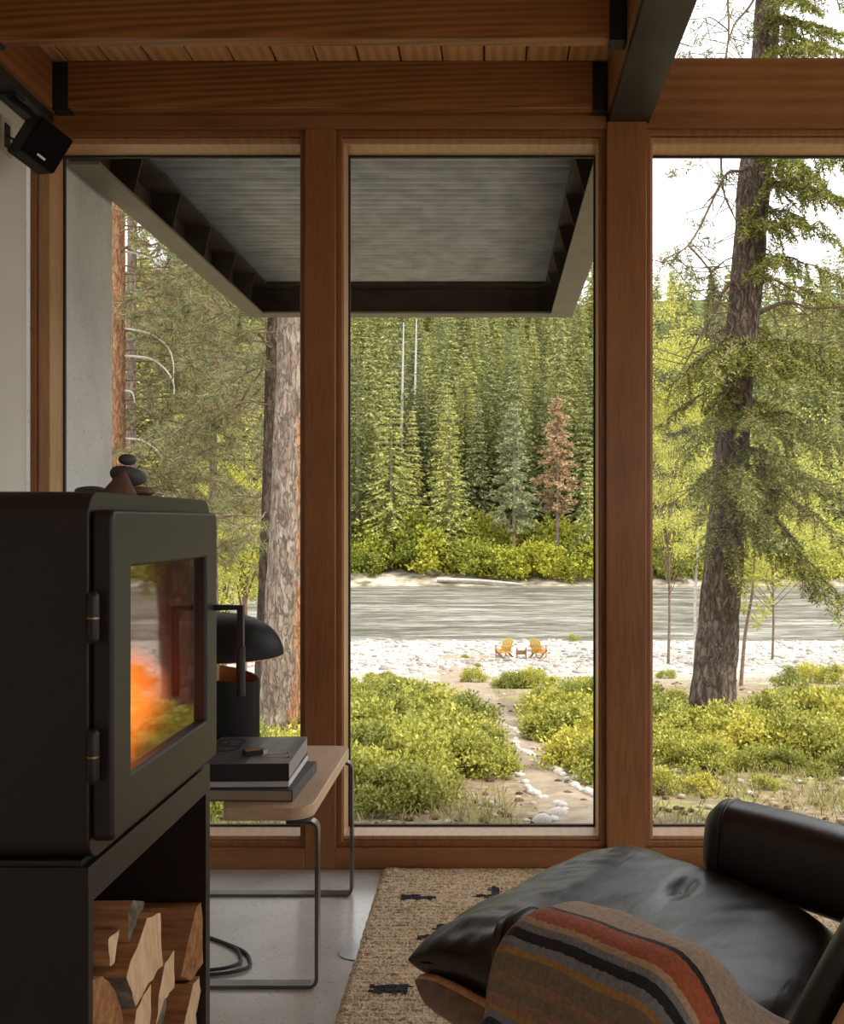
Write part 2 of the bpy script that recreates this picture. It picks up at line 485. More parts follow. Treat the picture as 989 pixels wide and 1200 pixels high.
# unseen rear and right walls; their wide openings are sized for fill light
b = MB(); b.box(XL - 0.2, 1.4, -4.6, -4.4, 0, 4.2); b.box(4.9, 5.3, -4.6, -4.4, 0, 4.2); b.box(1.4, 4.9, -4.6, -4.4, 2.45, 4.2)
struct(b.build('wall_back', M['fir_z']), 'unseen wall behind the viewer, its opening and fir panelling shaped for the fill light', 'wall')
b = MB(); b.box(5.0, 5.2, -4.4, -3.2, 0, 4.2); b.box(5.0, 5.2, 3.0, 3.6, 0, 4.2); b.box(5.0, 5.2, -3.2, 3.0, 3.0, 4.2); b.box(5.0, 5.2, -3.2, 3.0, 0, 0.2)
struct(b.build('wall_right', M['plaster']), 'unseen plaster wall across the room, its wide opening added for fill light', 'wall')
# low ceiling of boards on the left bay, high roof over the right bay
b = MB(); bw = 0.142
x = XL + 0.02
while x < 0.46:
    b.box(x + 0.0025, min(x + bw, 0.47) - 0.0025, -4.4, 3.58, 2.774, 2.80); x += bw
b.box(XL - 0.2, 0.50, -4.4, 3.60, 2.798, 2.95)
struct(b.build('ceiling', M['ceil'], bevel=0.002, seg=1), 'light fir board ceiling above the joists', 'ceiling')
struct(MB().box(0.40, 5.3, -4.6, 3.9, 4.2, 4.35).build('roof', M['ceil']), 'high board roof over the right bay', 'roof')
struct(MB().box(0.42, 0.53, -4.4, 3.60, 2.86, 4.2).build('wall_upper', M['plaster']), 'upper wall above the steel beam', 'wall')

# steel beams along the bay (box sections)
def steel_beam(name, x0, x1, z0, z1, label):
    b = MB(); xm = (x0 + x1) / 2
    b.box(x0, x1, -4.4, YW, z0, z1)
    return struct(b.build(name, M['steel']), label, 'beam')
steel_beam('steel_beam', 0.402, 0.542, 2.582, 2.86, 'dark steel beam resting on the wide fir post')
steel_beam('steel_beam', XL, -1.517, 2.582, 2.774, 'dark steel beam along the top of the plaster wall')
struct(MB().box(0.392, 0.402, -4.4, 3.44, 2.61, 2.774).build('trim_1', M['fir_y']), 'fir nailer strip on the steel beam over the post', 'trim')
struct(MB().box(-1.517, -1.497, -4.4, 3.44, 2.61, 2.774).build('trim_2', M['fir_y']), 'fir nailer strip on the steel beam by the plaster wall', 'trim')
# joists
for (y0, y1, lab) in ((2.905, 2.955, 'fir ceiling joist nearest the viewer, its lower edge lit'), (3.395, 3.44, 'fir ceiling joist above the window head, with cathedral grain')):
    j = MB().box(-1.449, 0.344, y0, y1, 2.612, 2.774).build('ceiling_joist', M['joist'], bevel=0.003)
    struct(j, lab, 'joist')
    for (a, c2) in ((-1.497, -1.447), (0.342, 0.392)):
        h = MB(); h.box(a, c2, y0 - 0.006, y1 + 0.006, 2.604, 2.612); h.box(a, c2, y0 - 0.006, y0 - 0.0005, 2.612, 2.765); h.box(a, c2, y1 + 0.0005, y1 + 0.006, 2.612, 2.765)
        xx = a if a < 0 else c2 - 0.004
        h.box(xx, xx + 0.004, y0 - 0.006, y1 + 0.006, 2.604, 2.765)
        h.box(min(a, c2) + 0.004, max(a, c2) - 0.004, y0, y1, 2.612, 2.765)
        h.build('joist_hanger', M['black'], j)


def pbox(b, u0, u1, v0, v1, y0, y1):
    """box whose front face at depth y0 covers the given span of the photograph"""
    p = at(u0, v1, y0); q = at(u1, v0, y0)
    return b.box(p.x, q.x, y0, y1, p.z, q.z)


# posts
zt = 2.582
p = at(357, 0, 3.44).x; q = at(393, 0, 3.44).x
struct(MB().box(p, q, 3.44, 3.60, 0, zt - 0.02).build('trim_3', M['fir_z'], bevel=0.003), 'dark fir mullion post between the stove window and the tall middle window', 'post')
p2 = at(711, 0, 3.44).x; q2 = at(757, 0, 3.44).x
struct(MB().box(p2, q2, 3.43, 3.60, 0, zt).build('trim_4', M['fir_z'], bevel=0.003), 'wide fir post under the end of the steel beam', 'post')
# header over the left bay, sill plates
struct(MB().box(XL, p2, 3.44, 3.60, at(0, 150, 3.44).z, 2.606).box(XL, p2 + 0.05, 3.446, 3.60, 2.606, 2.772).build('trim_5', M['fir_x'], bevel=0.002), 'fir header rail above the two left windows', 'trim')
struct(MB().box(XL, p, 3.44, 3.60, 0, at(0, 995, 3.44).z).build('trim_6', M['fir_x'], bevel=0.002), 'fir sill plate under the stove window', 'trim')
struct(MB().box(q, p2, 3.44, 3.60, 0, at(0, 995, 3.44).z).build('trim_7', M['fir_x'], bevel=0.002), 'fir sill plate under the tall middle window', 'trim')
struct(MB().box(q2, 4.98, 3.44, 3.60, 0, at(0, 995, 3.44).z).build('trim_8', M['fir_x'], bevel=0.002), 'fir sill plate under the right-hand window', 'trim')
struct(MB().box(q2 - 0.0, 4.98, 3.45, 3.60, at(0, 150, 3.45).z, at(0, 67.5, 3.45).z).build('trim_9', M['fir_x'], bevel=0.003), 'wide fir beam between the right window and the clerestory', 'trim')


def window(idx, x0, x1, z0, z1, gx0, gx1, gz0, gz1, label):
    """x0..z1: rough opening; g*: glass edge measured at depth 3.60"""
    e = empty('window_%d' % idx, ((x0 + x1) / 2, 3.50, z0))
    struct(e, label, 'window')
    R = lambda a, b_, c, d: [(a, c), (b_, c), (b_, d), (a, d)]
    fw = 0.020
    f = MB()
    f.ring(R(x0, x1, z0, z1), R(x0 + fw, x1 - fw, z0 + fw, z1 - fw), 3.462, 3.602, 'y')
    f.build('window_frame', M['fir_z'], e, bevel=0.002)
    # sash / stops: a second step, then the splayed reveal that ends at the glass
    s2 = MB()
    ix0, ix1, iz0, iz1 = x0 + fw, x1 - fw, z0 + fw, z1 - fw
    s2.ring(R(ix0, ix1, iz0, iz1), R(gx0 + 0.0, gx1 - 0.0, gz0 + 0.0, gz1 - 0.0), 3.478, 3.60, 'y')
    s2.build('sash', M['sash'], e, bevel=0.003)
    g = MB(); g.ring(R(gx0 - 0.002, gx1 + 0.002, gz0 - 0.002, gz1 + 0.002), R(gx0 + 0.006, gx1 - 0.006, gz0 + 0.006, gz1 - 0.006), 3.585, 3.60, 'y')
    g.build('gasket', M['gasket'], e)
    MB().box(gx0, gx1, 3.589, 3.597, gz0, gz1).build('pane', M['glass'], e)
    return e


M['sash'] = wood('sash_wood', (0.27, 0.13, 0.052), (0.46, 0.255, 0.125), 'z', 0.38, 1.0, 0.25)
ztop = at(0, 150, 3.44).z; zbot = at(0, 995, 3.44).z
gt = at(0, 184, 3.6).z; gb = at(0, 967, 3.6).z
gx = lambda u: at(u, 0, 3.6).x
window(1, XL + 0.002, p, zbot, ztop, gx(76), p - 0.02 + 0.012, gb, gt, 'stove-side window with a fir frame and one tall pane')
window(2, q, p2, zbot, ztop, gx(409), gx(697), gb, gt, 'tall middle window with a stepped fir frame facing the river')
window(3, q2, 4.9, zbot, at(0, 150, 3.45).z, q2 + 0.03, 4.86, gb, gt, 'right window beyond the wide post, its frame cut by the armchair')
e = empty('window_4', (2.7, 3.5, at(0, 67.5, 3.45).z))
struct(e, 'clerestory pane above the wide fir beam', 'window')
b = MB(); b.box(0.53, 4.98, 3.46, 3.60, 4.1, 4.2); b.box(4.9, 4.98, 3.46, 3.6, at(0, 67.5, 3.45).z, 4.1)
b.build('window_frame', M['fir_x'], e)
MB().box(0.532, 4.9, 3.47, 3.478, at(0, 67.5, 3.45).z + 0.001, 4.1).build('pane', M['glass'], e)

# outside wing wall of board-smooth concrete
struct(MB().box(-1.80, -1.572, 3.62, 4.118, -1.2, 2.70).build('wall_outside', M['concrete'], bevel=0.004), 'smooth grey concrete wing wall outside the stove window', 'wall')

# ------------------------------------------------------------------ canopy
cn = empty('canopy', (-0.5, 4.9, 2.50)); tag(cn, 'steel framed canopy with a corrugated metal soffit outside the windows', 'canopy')
zb, ztc = 2.50, 2.68
b = MB(); b.box(-1.54, -1.43, 3.62, 6.32, zb, zb + 0.012)
b.build('flange', M['canopysteel'], cn)
MB().box(-1.54, -1.395, 3.62, 6.32, ztc - 0.012, ztc).build('top_flange', M['canopyshaded'], cn)
MB().box(-1.54, -1.528, 3.62, 6.32, zb + 0.012, ztc - 0.012).build('side_beam', M['canopyshaded'], cn)
b = MB(); b.box(0.367, 0.503, 3.62, 6.32, zb, zb + 0.012)
b.build('flange', M['canopysteel'], cn)
MB().box(0.327, 0.503, 3.62, 6.32, ztc - 0.012, ztc).build('top_flange', M['canopyshaded'], cn)
MB().box(0.491, 0.503, 3.62, 6.32, zb + 0.012, ztc - 0.012).build('side_beam', M['canopyshaded'], cn)
b = MB(); b.box(-1.43, 0.367, 6.20, 6.32, zb, zb + 0.012)
b.build('flange', M['canopysteel'], cn)
MB().box(-1.528, 0.491, 6.30, 6.32, zb + 0.012, ztc + 0.02).box(-1.395, 0.327, 6.14, 6.30, ztc - 0.012, ztc).build('front_beam', M['canopyshaded'], cn)
for yy in (3.98, 4.46, 4.94, 5.42, 5.86):
    MB().prism([(-1.527, zb + 0.013), (-1.432, zb + 0.013), (-1.397, ztc - 0.013), (-1.527, ztc - 0.013)], yy, yy + 0.008, 'y').build('stiffener', M['canopyshaded'], cn)
    MB().prism([(0.490, zb + 0.013), (0.369, zb + 0.013), (0.329, ztc - 0.013), (0.490, ztc - 0.013)], yy, yy + 0.008, 'y').build('stiffener', M['canopyshaded'], cn)
rows = []
per = 0.068; n = int(2.7 / per * 8)
for i in range(n + 1):
    y = 3.62 + i * 2.68 / n
    z = ztc + 0.020 + 0.017 * math.sin(2 * PI * (y - 3.62) / per)
    if abs(y - 4.28) < 0.006: z += 0.01
    rows.append((y, z))
b = MB()
b.grid([[(-1.53, y, z), (0.50, y, z)] for (y, z) in rows])
dk = b.build('soffit', M['deck'], cn, recalc=False)
sm = dk.modifiers.new('solid', 'SOLIDIFY'); sm.thickness = 0.002; sm.offset = 1

# ------------------------------------------------------------------ wood stove
SX, SB = -0.566, -1.02
st = empty('wood_stove', (-0.79, 1.695, 0)); tag(st, 'black steel wood stove on a log box, fire behind its glass door', 'stove')


def rrect(y0, y1, z0, z1, r, top_only=False, n=6):
    pts = []
    for (cy, cz, a0, rr) in ((y1 - r, z0 + r, -90, 0 if top_only else r), (y1 - r, z1 - r, 0, r), (y0 + r, z1 - r, 90, r), (y0 + r, z0 + r, 180, 0 if top_only else r)):
        for k in range(n + 1):
            a = math.radians(a0 + 90 * k / n)
            if rr == 0:
                sy = 1 if a0 == -90 else -1
                pts.append((cy + sy * r - (0.0002 * k) * sy, cz - r + 0.0))
            else:
                pts.append((cy + rr * math.cos(a), cz + rr * math.sin(a)))
    return pts


def sharp(y0, y1, z0, z1, n=6):
    pts = []
    for (y, z, dy, dz) in ((y1, z0, 0, 1), (y1, z1, -1, 0), (y0, z1, 0, -1), (y0, z0, 1, 0)):
        pts += [(y + dy * 0.0002 * k, z + dz * 0.0002 * k) for k in range(n + 1)]
    return pts


b = MB()
b.ring(rrect(1.395, 1.995, 0.722, 1.244, 0.035), rrect(1.43, 1.925, 0.765, 1.20, 0.01), SB, SX, 'x')
b.prism(rrect(1.40, 1.99, 0.727, 1.239, 0.033), SB - 0.001, SB + 0.015, 'x')
b.build('stove_body', M['stove'], st, bevel=0.002)
b = MB(); b.box(SB + 0.02, SX - 0.004, 1.431, 1.445, 0.766, 1.198); b.box(SB + 0.02, SX - 0.004, 1.911, 1.924, 0.766, 1.198); b.box(SB + 0.02, SB + 0.035, 1.445, 1.911, 0.766, 1.198); b.box(SB + 0.035, SX - 0.004, 1.445, 1.911, 0.766, 0.78)
b.build('firebox_lining', M['brick'], st)
b = MB()
b.ring(sharp(1.395, 1.995, 0.0, 0.716), sharp(1.411, 1.967, 0.03, 0.664), SB, SX, 'x')
b.box(SB, SB + 0.012, 1.405, 1.99, 0.02, 0.70)
b.build('log_box', M['stove'], st, bevel=0.0015)
MB().box(SB + 0.01, SX - 0.012, 1.40, 1.985, 0.712, 0.724).build('shadow_gap', M['blackmat'], st)
# door: hollow frame with rounded edges
DX = -0.534
b = MB()
b.ring(rrect(1.402, 1.932, 0.748, 1.218, 0.012), rrect(1.475, 1.862, 0.829, 1.134, 0.002), SX + 0.0005, DX, 'x')
door = b.build('door', M['stove'], st, bevel=0.006, seg=3)
MB().box(-0.552, -0.547, 1.470, 1.868, 0.824, 1.14).build('glass', M['stoveglass'], door)
# handle: bar out of the door then down, thicker grip
hz = 1.2 - 0.164
b = MB()
b.strap([(-0.545, 1.915, hz), (-0.484, 1.915, hz), (-0.484, 1.915, hz - 0.09)], (0, 1, 0), 0.014, 0.012)
b.tube([(-0.484, 1.915, hz - 0.075), (-0.484, 1.915, hz - 0.170)], 0.0085, 14)
b.build('handle', M['blackmat'], door, bevel=0.0008)
for (za, zb2) in ((1.2 - 0.096, 1.2 - 0.171), (1.2 - 0.288, 1.2 - 0.366)):
    b = MB(); zm = (za + zb2) / 2
    prof = [(0.0, za)] + [(0.0085 * math.sin(a), za - 0.0085 + 0.0085 * math.cos(a)) for a in (0.4, 0.8, 1.2, PI / 2)] + [(0.0085, zm + 0.0012)]
    b.lathe(prof, (-0.557, 1.389, 0), 18)
    prof = [(0.0085, zm - 0.0012)] + [(0.0085 * math.cos(a), zb2 + 0.0085 - 0.0085 * math.sin(a)) for a in (0.0, 0.4, 0.8, 1.2)] + [(0.0, zb2)]
    b.lathe(prof, (-0.557, 1.389, 0), 18)
    h = b.build('hinge', M['stove'], st)
    MB().lathe([(0.0088, zm - 0.0012), (0.0088, zm + 0.0012)], (-0.557, 1.389, 0), 18).build('brass_ring', M['brass'], h)

# fire: burning gas as an emitting volume, real logs under it
t = NT('flame_gas')
v = t.mapping((1, 1, 1))
nz = t.n('ShaderNodeTexNoise', Vector=t.mapping((9, 9, 3.5)), Scale=1.0, Detail=2.0)
gr = t.n('ShaderNodeTexGradient', {'gradient_type': 'SPHERICAL'}, Vector=t.mapping((9.6, 4.7, 8.6)))
mul = t.n('ShaderNodeMath', {'operation': 'MULTIPLY'}, i0=gr.outputs[1], i1=t.ramp(nz.outputs[0], [(0.35, (0.25,) * 3), (0.65, (1,) * 3)]))
stg = t.n('ShaderNodeMath', {'operation': 'MULTIPLY'}, i0=mul.outputs[0], i1=27.0)
em = t.n('ShaderNodeEmission', Color=(1.0, 0.20, 0.022), Strength=stg.outputs[0])
t.set(t.out.inputs[1], em.outputs[0])
fl = MB()
rows = []
for i in range(13):
    a = PI * i / 12
    rows.append([(-0.665 + 0.105 * math.sin(a) * math.cos(2 * PI * k / 24), 1.69 + 0.215 * math.sin(a) * math.sin(2 * PI * k / 24), 0.890 - 0.115 * math.cos(a)) for k in range(25)])
fl.grid(rows)
fo = fl.build('fire', t.mat, merge=0.0005)
# put the gradient centre inside: origin at the flame's centre
dz = 0.11
for vv in fo.data.vertices: vv.co.z -= dz
fo.location.z += dz
tag(fo, 'orange flames glowing behind the stove glass', 'fire')

LM = log_mats()


def split_log(name, yc, zc, poly, x0, x1, rot=0.0, label='', seed=0, twist=0.0, group=None):
    """split log along X; poly in (y,z) about its centre, ends roughened"""
    rnd = random.Random(seed)
    n = len(poly); V = []; Fs = []; Mi = []
    # refine polygon
    pts = []
    for i in range(n):
        a = Vector(poly[i]); c = Vector(poly[(i + 1) % n])
        for k in range(4): pts.append(a.lerp(c, k / 4))
    m = len(pts); ns = 9
    for s in range(ns + 1):
        tt = s / ns; x = x0 + (x1 - x0) * tt
        for i, p_ in enumerate(pts):
            j = 0.0018 * (mnoise.noise(Vector((x * 9, i * 0.7, seed * 3.1))))
            sc_ = 1 + 0.02 * mnoise.noise(Vector((x * 4, seed, 0)))
            ye, ze = p_[0] * sc_ + j, p_[1] * sc_ + j
            xe = x + (0.005 * mnoise.noise(Vector((p_[0] * 40, p_[1] * 40, seed))) + twist * p_[1] if s == ns else 0)
            V.append((xe - (x0 + x1) / 2, ye, ze))
    for s in range(ns):
        for i in range(m):
            j = (i + 1) % m
            Fs.append((s * m + i, s * m + j, (s + 1) * m + j, (s + 1) * m + i)); Mi.append(2 if (i // 4) == 0 and seed % 3 == 0 else 0)
    c0 = len(V); V.append((x0 - (x0 + x1) / 2, 0, 0)); c1 = len(V); V.append((x1 - (x0 + x1) / 2 + 0.004, 0, 0))
    for i in range(m):
        j = (i + 1) % m
        Fs.append((c0, j, i)); Mi.append(1); Fs.append((c1, ns * m + i, ns * m + j)); Mi.append(1)
    R = Matrix.Rotation(rot, 4, 'Z')
    cen = Vector(((x0 + x1) / 2, yc, zc))
    b = MB(); b.v = [tuple(cen + R @ Vector(p_)) for p_ in V]; b.f = Fs; b.m = Mi
    o = b.build(name, LM, angle=30)
    return tag(o, label, 'log', group or 'split logs in the stove base')


logs = [   # end outline (y, z), x of the back, x of the end, label, kind of end
    ([(1.81, 0.375), (1.88, 0.335), (1.955, 0.335), (1.962, 0.45), (1.93, 0.452)], -0.96, -0.570, 'big reddish split log on top at the far side of the log box', 0),
    ([(1.562, 0.541), (1.60, 0.564), (1.638, 0.564), (1.635, 0.577), (1.582, 0.599), (1.565, 0.587)], -0.95, -0.572, 'log with a weathered grey end, topmost in the log box', 2),
    ([(1.513, 0.509), (1.55, 0.446), (1.60, 0.458), (1.674, 0.454), (1.672, 0.545), (1.607, 0.561)], -0.93, -0.556, 'wide pale wedge-ended log in the middle of the log box', 1),
    ([(1.512, 0.527), (1.533, 0.523), (1.555, 0.556), (1.548, 0.567), (1.512, 0.567)], -0.95, -0.582, 'small thin log between the near wall and the weathered log', 1),
    ([(1.545, 0.36), (1.615, 0.36), (1.627, 0.446), (1.585, 0.446), (1.558, 0.438)], -0.94, -0.556, 'pale square-ended log under the wide pale wedge-ended log', 1),
    ([(1.636, 0.365), (1.68, 0.395), (1.746, 0.385), (1.746, 0.448), (1.735, 0.453), (1.69, 0.45)], -0.94, -0.556, 'narrow pale split log right of the wide pale wedge-ended log', 1),
    ([(1.413, 0.40), (1.413, 0.548), (1.46, 0.535), (1.498, 0.505), (1.515, 0.475), (1.532, 0.44), (1.538, 0.40)], -0.95, -0.570, 'stout orange-faced log against the near wall of the log box', 0),
    ([(1.78, 0.255), (1.86, 0.255), (1.915, 0.30), (1.905, 0.330), (1.87, 0.333)], -0.95, -0.560, 'leaning pale log under the big reddish log', 1),
    ([(1.69, 0.295), (1.775, 0.295), (1.80, 0.34), (1.79, 0.375), (1.71, 0.37)], -0.95, -0.590, 'dark-barked log low between the pale split logs', 2),
    ([(1.415, 0.22), (1.54, 0.22), (1.54, 0.395), (1.415, 0.395)], -0.95, -0.575, 'upper of the two squared logs under the stout orange-faced log', 1),
    ([(1.415, 0.032), (1.54, 0.032), (1.54, 0.215), (1.415, 0.215)], -0.95, -0.585, 'bottom log against the near wall of the log box', 1),
    ([(1.55, 0.032), (1.675, 0.032), (1.675, 0.355), (1.63, 0.352), (1.55, 0.355)], -0.95, -0.580, 'tall bottom log second from the near wall of the log box', 1),
    ([(1.685, 0.032), (1.775, 0.032), (1.775, 0.29), (1.685, 0.29)], -0.95, -0.580, 'bottom log third from the near wall of the log box', 1),
    ([(1.785, 0.032), (1.955, 0.032), (1.955, 0.245), (1.785, 0.25)], -0.95, -0.578, 'bottom log against the far wall of the log box', 1),
    ([(1.925, 0.25), (1.957, 0.25), (1.957, 0.33), (1.93, 0.33)], -0.95, -0.59, 'thin split piece between the leaning pale log and the far wall', 1),
]
for i, (pl, x0, x1, lab, ek) in enumerate(logs):
    yc = sum(q_[0] for q_ in pl) / len(pl); zc = sum(q_[1] for q_ in pl) / len(pl)
    o = split_log('split_log', yc, zc, [(q_[0] - yc, q_[1] - zc) for q_ in pl], x0, x1, 0.0, lab, i + 1, -0.03)
    if ek != 1: o.data.materials[1] = LM[ek]
for i, (yc, zc, lab) in enumerate(((1.62, 0.805, 'burning log in the firebox nearest the door hinge'), (1.76, 0.805, 'burning log in the firebox nearest the door handle'))):
    o = split_log('burning_log', yc, zc, [(-0.035, -0.024), (0.035, -0.024), (0.028, 0.03), (-0.02, 0.03)], -0.95, -0.62, 0.0, lab, 40 + i, group='logs in the fire')


# stones on the stove
def pebble(name, c, r, rot, mat, label, seed, group=None, cat='stone', pw=1.0, sub=3, amp=0.10):
    bm = bmesh.new(); bmesh.ops.create_icosphere(bm, subdivisions=sub, radius=1.0)
    R = Matrix.Rotation(rot[2], 3, 'Z') @ Matrix.Rotation(rot[1], 3, 'Y') @ Matrix.Rotation(rot[0], 3, 'X')
    for v in bm.verts:
        d = v.co.normalized()
        k = 1 + amp * mnoise.noise(d * 1.6 + Vector((seed, seed * 2, 0)))
        v.co = R @ Vector((d.x * r[0] * k, d.y * r[1] * k, d.z * r[2] * k))
    me = bpy.data.meshes.new(name); bm.to_mesh(me); bm.free(); me.materials.append(mat); me.shade_smooth()
    o = bpy.data.objects.new(name, me); C.objects.link(o); o.location = c
    return tag(o, label, cat, group)


zt_ = 1.2445
pebble('stone', (at(160, 0, 1.70).x, 1.70, zt_ + 0.008), (0.030, 0.03, 0.009), (0, 0, 0), M['stone_brown'], 'flat brown stone at the bottom of the cairn on the stove', 3, 'stones balanced on the stove')
# triangular brown stone
b = MB()
cx_ = at(140, 0, 1.665).x; rows = []
for i in range(9):
    s = i / 8; z = zt_ + 0.041 * s
    wv = 0.027 * (1 - s) ** 0.9 + 0.003; sh = 0.006 * s
    rows.append([(cx_ + sh + wv * math.cos(2 * PI * k / 20) * (1.15 if math.cos(2 * PI * k / 20) < 0 else 1), 1.665 + 0.55 * wv * math.sin(2 * PI * k / 20), z) for k in range(20)])
vs = [p_ for r_ in rows for p_ in r_]
fs = [(i * 20 + k, i * 20 + (k + 1) % 20, (i + 1) * 20 + (k + 1) % 20, (i + 1) * 20 + k) for i in range(8) for k in range(20)] + [tuple(range(20))[::-1], tuple(range(160, 180))]
b.add(vs, fs)
tag(b.build('stone', M['stone_brown'], bevel=0.0), 'pointed brown stone propped in front of the cairn', 'stone', 'stones balanced on the stove')
pebble('stone', (at(149, 0, 1.70).x, 1.705, at(0, 557.5, 1.70).z), (0.0315, 0.027, 0.0165), (0, 0.22, 0), M['stone_dark'], 'big oval grey stone in the middle of the cairn', 5, 'stones balanced on the stove', amp=0.06)
pebble('stone', (at(148, 0, 1.70).x, 1.705, at(0, 538.5, 1.70).z), (0.0150, 0.014, 0.0098), (0, 0.05, 0), M['stone_dark'], 'small dark pebble on top of the cairn', 8, 'stones balanced on the stove', amp=0.06)
pebble('stone', (at(107, 0, 1.72).x, 1.72, zt_ + 0.0085), (0.028, 0.03, 0.0095), (0, 0, 0), M['stone_dark'], 'flat grey stone lying on the stove beside the cairn', 11, 'stones balanced on the stove', amp=0.06)

# ------------------------------------------------------------------ side table
tb = empty('side_table', (-0.70, 2.9, 0)); tag(tb, 'narrow side table with an oak top on flat steel legs by the window', 'table')


def arc(cx, cy, r, a0, a1, n=8):
    return [(cx + r * math.cos(math.radians(a0 + (a1 - a0) * k / n)), cy + r * math.sin(math.radians(a0 + (a1 - a0) * k / n))) for k in range(n + 1)]


poly = [(-0.69, 2.553)] + arc(-0.525, 2.613, 0.06, -90, 0) + arc(-0.515, 3.22, 0.05, 0, 90) + [(-1.06, 3.27), (-1.06, 2.91), (-0.775, 2.885)]
MB().prism(poly, 0.434, 0.467, 'z').build('table_top', M['oak'], tb, bevel=0.003)
for y in (2.575, 3.205):
    xo = -0.452
    pth = [(-0.53, y, 0.428), (xo - 0.02, y, 0.428)] + [(xo - 0.02 + 0.02 * math.sin(a), y, 0.408 + 0.02 * math.cos(a)) for a in (0.35, 0.8, 1.2, PI / 2)] + [(xo, y, 0.025)] + [(xo - 0.02 + 0.02 * math.cos(a), y, 0.025 - 0.02 * math.sin(a)) for a in (0.4, 0.8, 1.2, PI / 2)] + [(-1.0, y, 0.005)]
    MB().strap(pth, (0, 1, 0), 0.034, 0.009).build('leg', M['barsteel'], tb)


def book(name, c, rz, wx, wy, z0, h, cover_m, page_m, spine, label, overhang=0.003):
    """book lying flat; spine in '+x','-y'... tells which side the spine is on"""
    e = empty(name, (c[0], c[1], z0), rz)
    tag(e, label, 'book', 'books stacked on the side table')
    t_ = 0.0028; b = MB(); X, Y = wx / 2, wy / 2
    b.box(-X, X, -Y, Y, 0, t_); b.box(-X, X, -Y, Y, h - t_, h)
    if spine == '+x': b.box(X - t_, X, -Y, Y, t_, h - t_)
    if spine == '-y': b.box(-X, X, -Y, -Y + t_, t_, h - t_)
    if spine == '-x': b.box(-X, -X + t_, -Y, Y, t_, h - t_)
    b.build('cover', cover_m, e, local=True, bevel=0.0006)
    p_ = MB(); o = overhang
    p_.box(-X + (t_ if spine == '-x' else o), X - (t_ if spine == '+x' else o), -Y + (t_ if spine == '-y' else o), Y - o, t_, h - t_)
    p_.build('pages', page_m, e, local=True)
    return e


b1 = book('book', (-0.672, 2.77), -0.025, 0.305, 0.315, 0.4675, 0.031, M['bookbrown'], M['pages'], '+x', 'slate-spined book at the bottom of the stack on the oak table', 0.002)
b2 = book('book', (-0.690, 2.775), 0.02, 0.30, 0.30, 0.499, 0.021, M['bookbrown'], M['pageswhite'], '-x', 'thin book with white page edges in the middle of the stack', 0.0)
b3 = book('book', (-0.668, 2.775), 0.035, 0.255, 0.33, 0.5205, 0.046, [M['bookgrey']], M['pagesgrey'], '-y', 'thick grey book on top of the stack under the matchbox', 0.001)
# dark band of the cover and big lettering
MB().box(-0.1285, 0.1285, -0.1668, -0.1651, 0.0, 0.046).build('spine', M['bookdark'], b3, local=True)
MB().box(0.014, 0.127, -0.163, 0.164, 0.0461, 0.0464).build('cover_panel', plain('cover_panel', (0.15, 0.15, 0.155), 0.4, 0, 0.5, 0.35, 25), b3, local=True)


def text(s, size, loc, rot, mat, parent, name):
    cu = bpy.data.curves.new(name, 'FONT'); cu.body = s; cu.size = size; cu.extrude = 0.0003
    o = bpy.data.objects.new(name + '_tmp', cu); C.objects.link(o)
    dg = bpy.context.evaluated_depsgraph_get(); dg.update()
    me = bpy.data.meshes.new_from_object(o.evaluated_get(dg)); bpy.data.objects.remove(o); bpy.data.curves.remove(cu)
    me.name = name; me.materials.clear(); me.materials.append(mat)
    ob = bpy.data.objects.new(name, me); C.objects.link(ob); ob.parent = parent; ob.location = loc; ob.rotation_euler = rot
    return ob


text('GD', 0.115, (-0.118, 0.145, 0.0464), (0, 0, -PI / 2), M['ink'], b3, 'cover_lettering')
b = MB(); b.box(0.1526, 0.1529, 0.10, 0.125, 0.013, 0.017)
b.build('spine_lettering', M['pagesgrey'], b1, local=True)

mbx = empty('matchbox', (-0.653, 2.715, 0.567), 0.5); tag(mbx, 'little open matchbox with an orange label on the top book', 'matchbox')
b = MB(); b.box(-0.024, 0.024, -0.017, 0.017, 0, 0.013); b.build('sleeve', M['blackmat'], mbx, local=True, bevel=0.0005)
MB().box(-0.020, 0.020, -0.013, 0.013, 0.0131, 0.0134).build('label', M['matchred'], mbx, local=True)
MB().ring([(0.0241, -0.0165), (0.036, -0.0165), (0.036, 0.0165), (0.0241, 0.0165)], [(0.0243, -0.0155), (0.035, -0.0155), (0.035, 0.0155), (0.0243, 0.0155)], 0.001, 0.012, 'z').build('tray', M['pageswhite'], mbx, local=True)
for i, (a, c2, lab) in enumerate(((at(306, 883.5, 2.70), at(333, 881.5, 2.70), 'loose wooden match pointing away beside the matchbox'), (at(308, 885, 2.68), at(337, 884.2, 2.68), 'loose wooden match lying nearest the edge of the top book'))):
    a.z = c2.z = 0.568; c2.y += 0.03 * (1 - i)
    m_ = MB().tube([a, c2], 0.0011, 6).build('match', M['matchwood'])
    MB().tube([c2, c2 + (c2 - a) * 0.07], 0.0016, 8).build('match_head', M['ink'], m_)
    tag(m_, lab, 'match', 'loose matches')

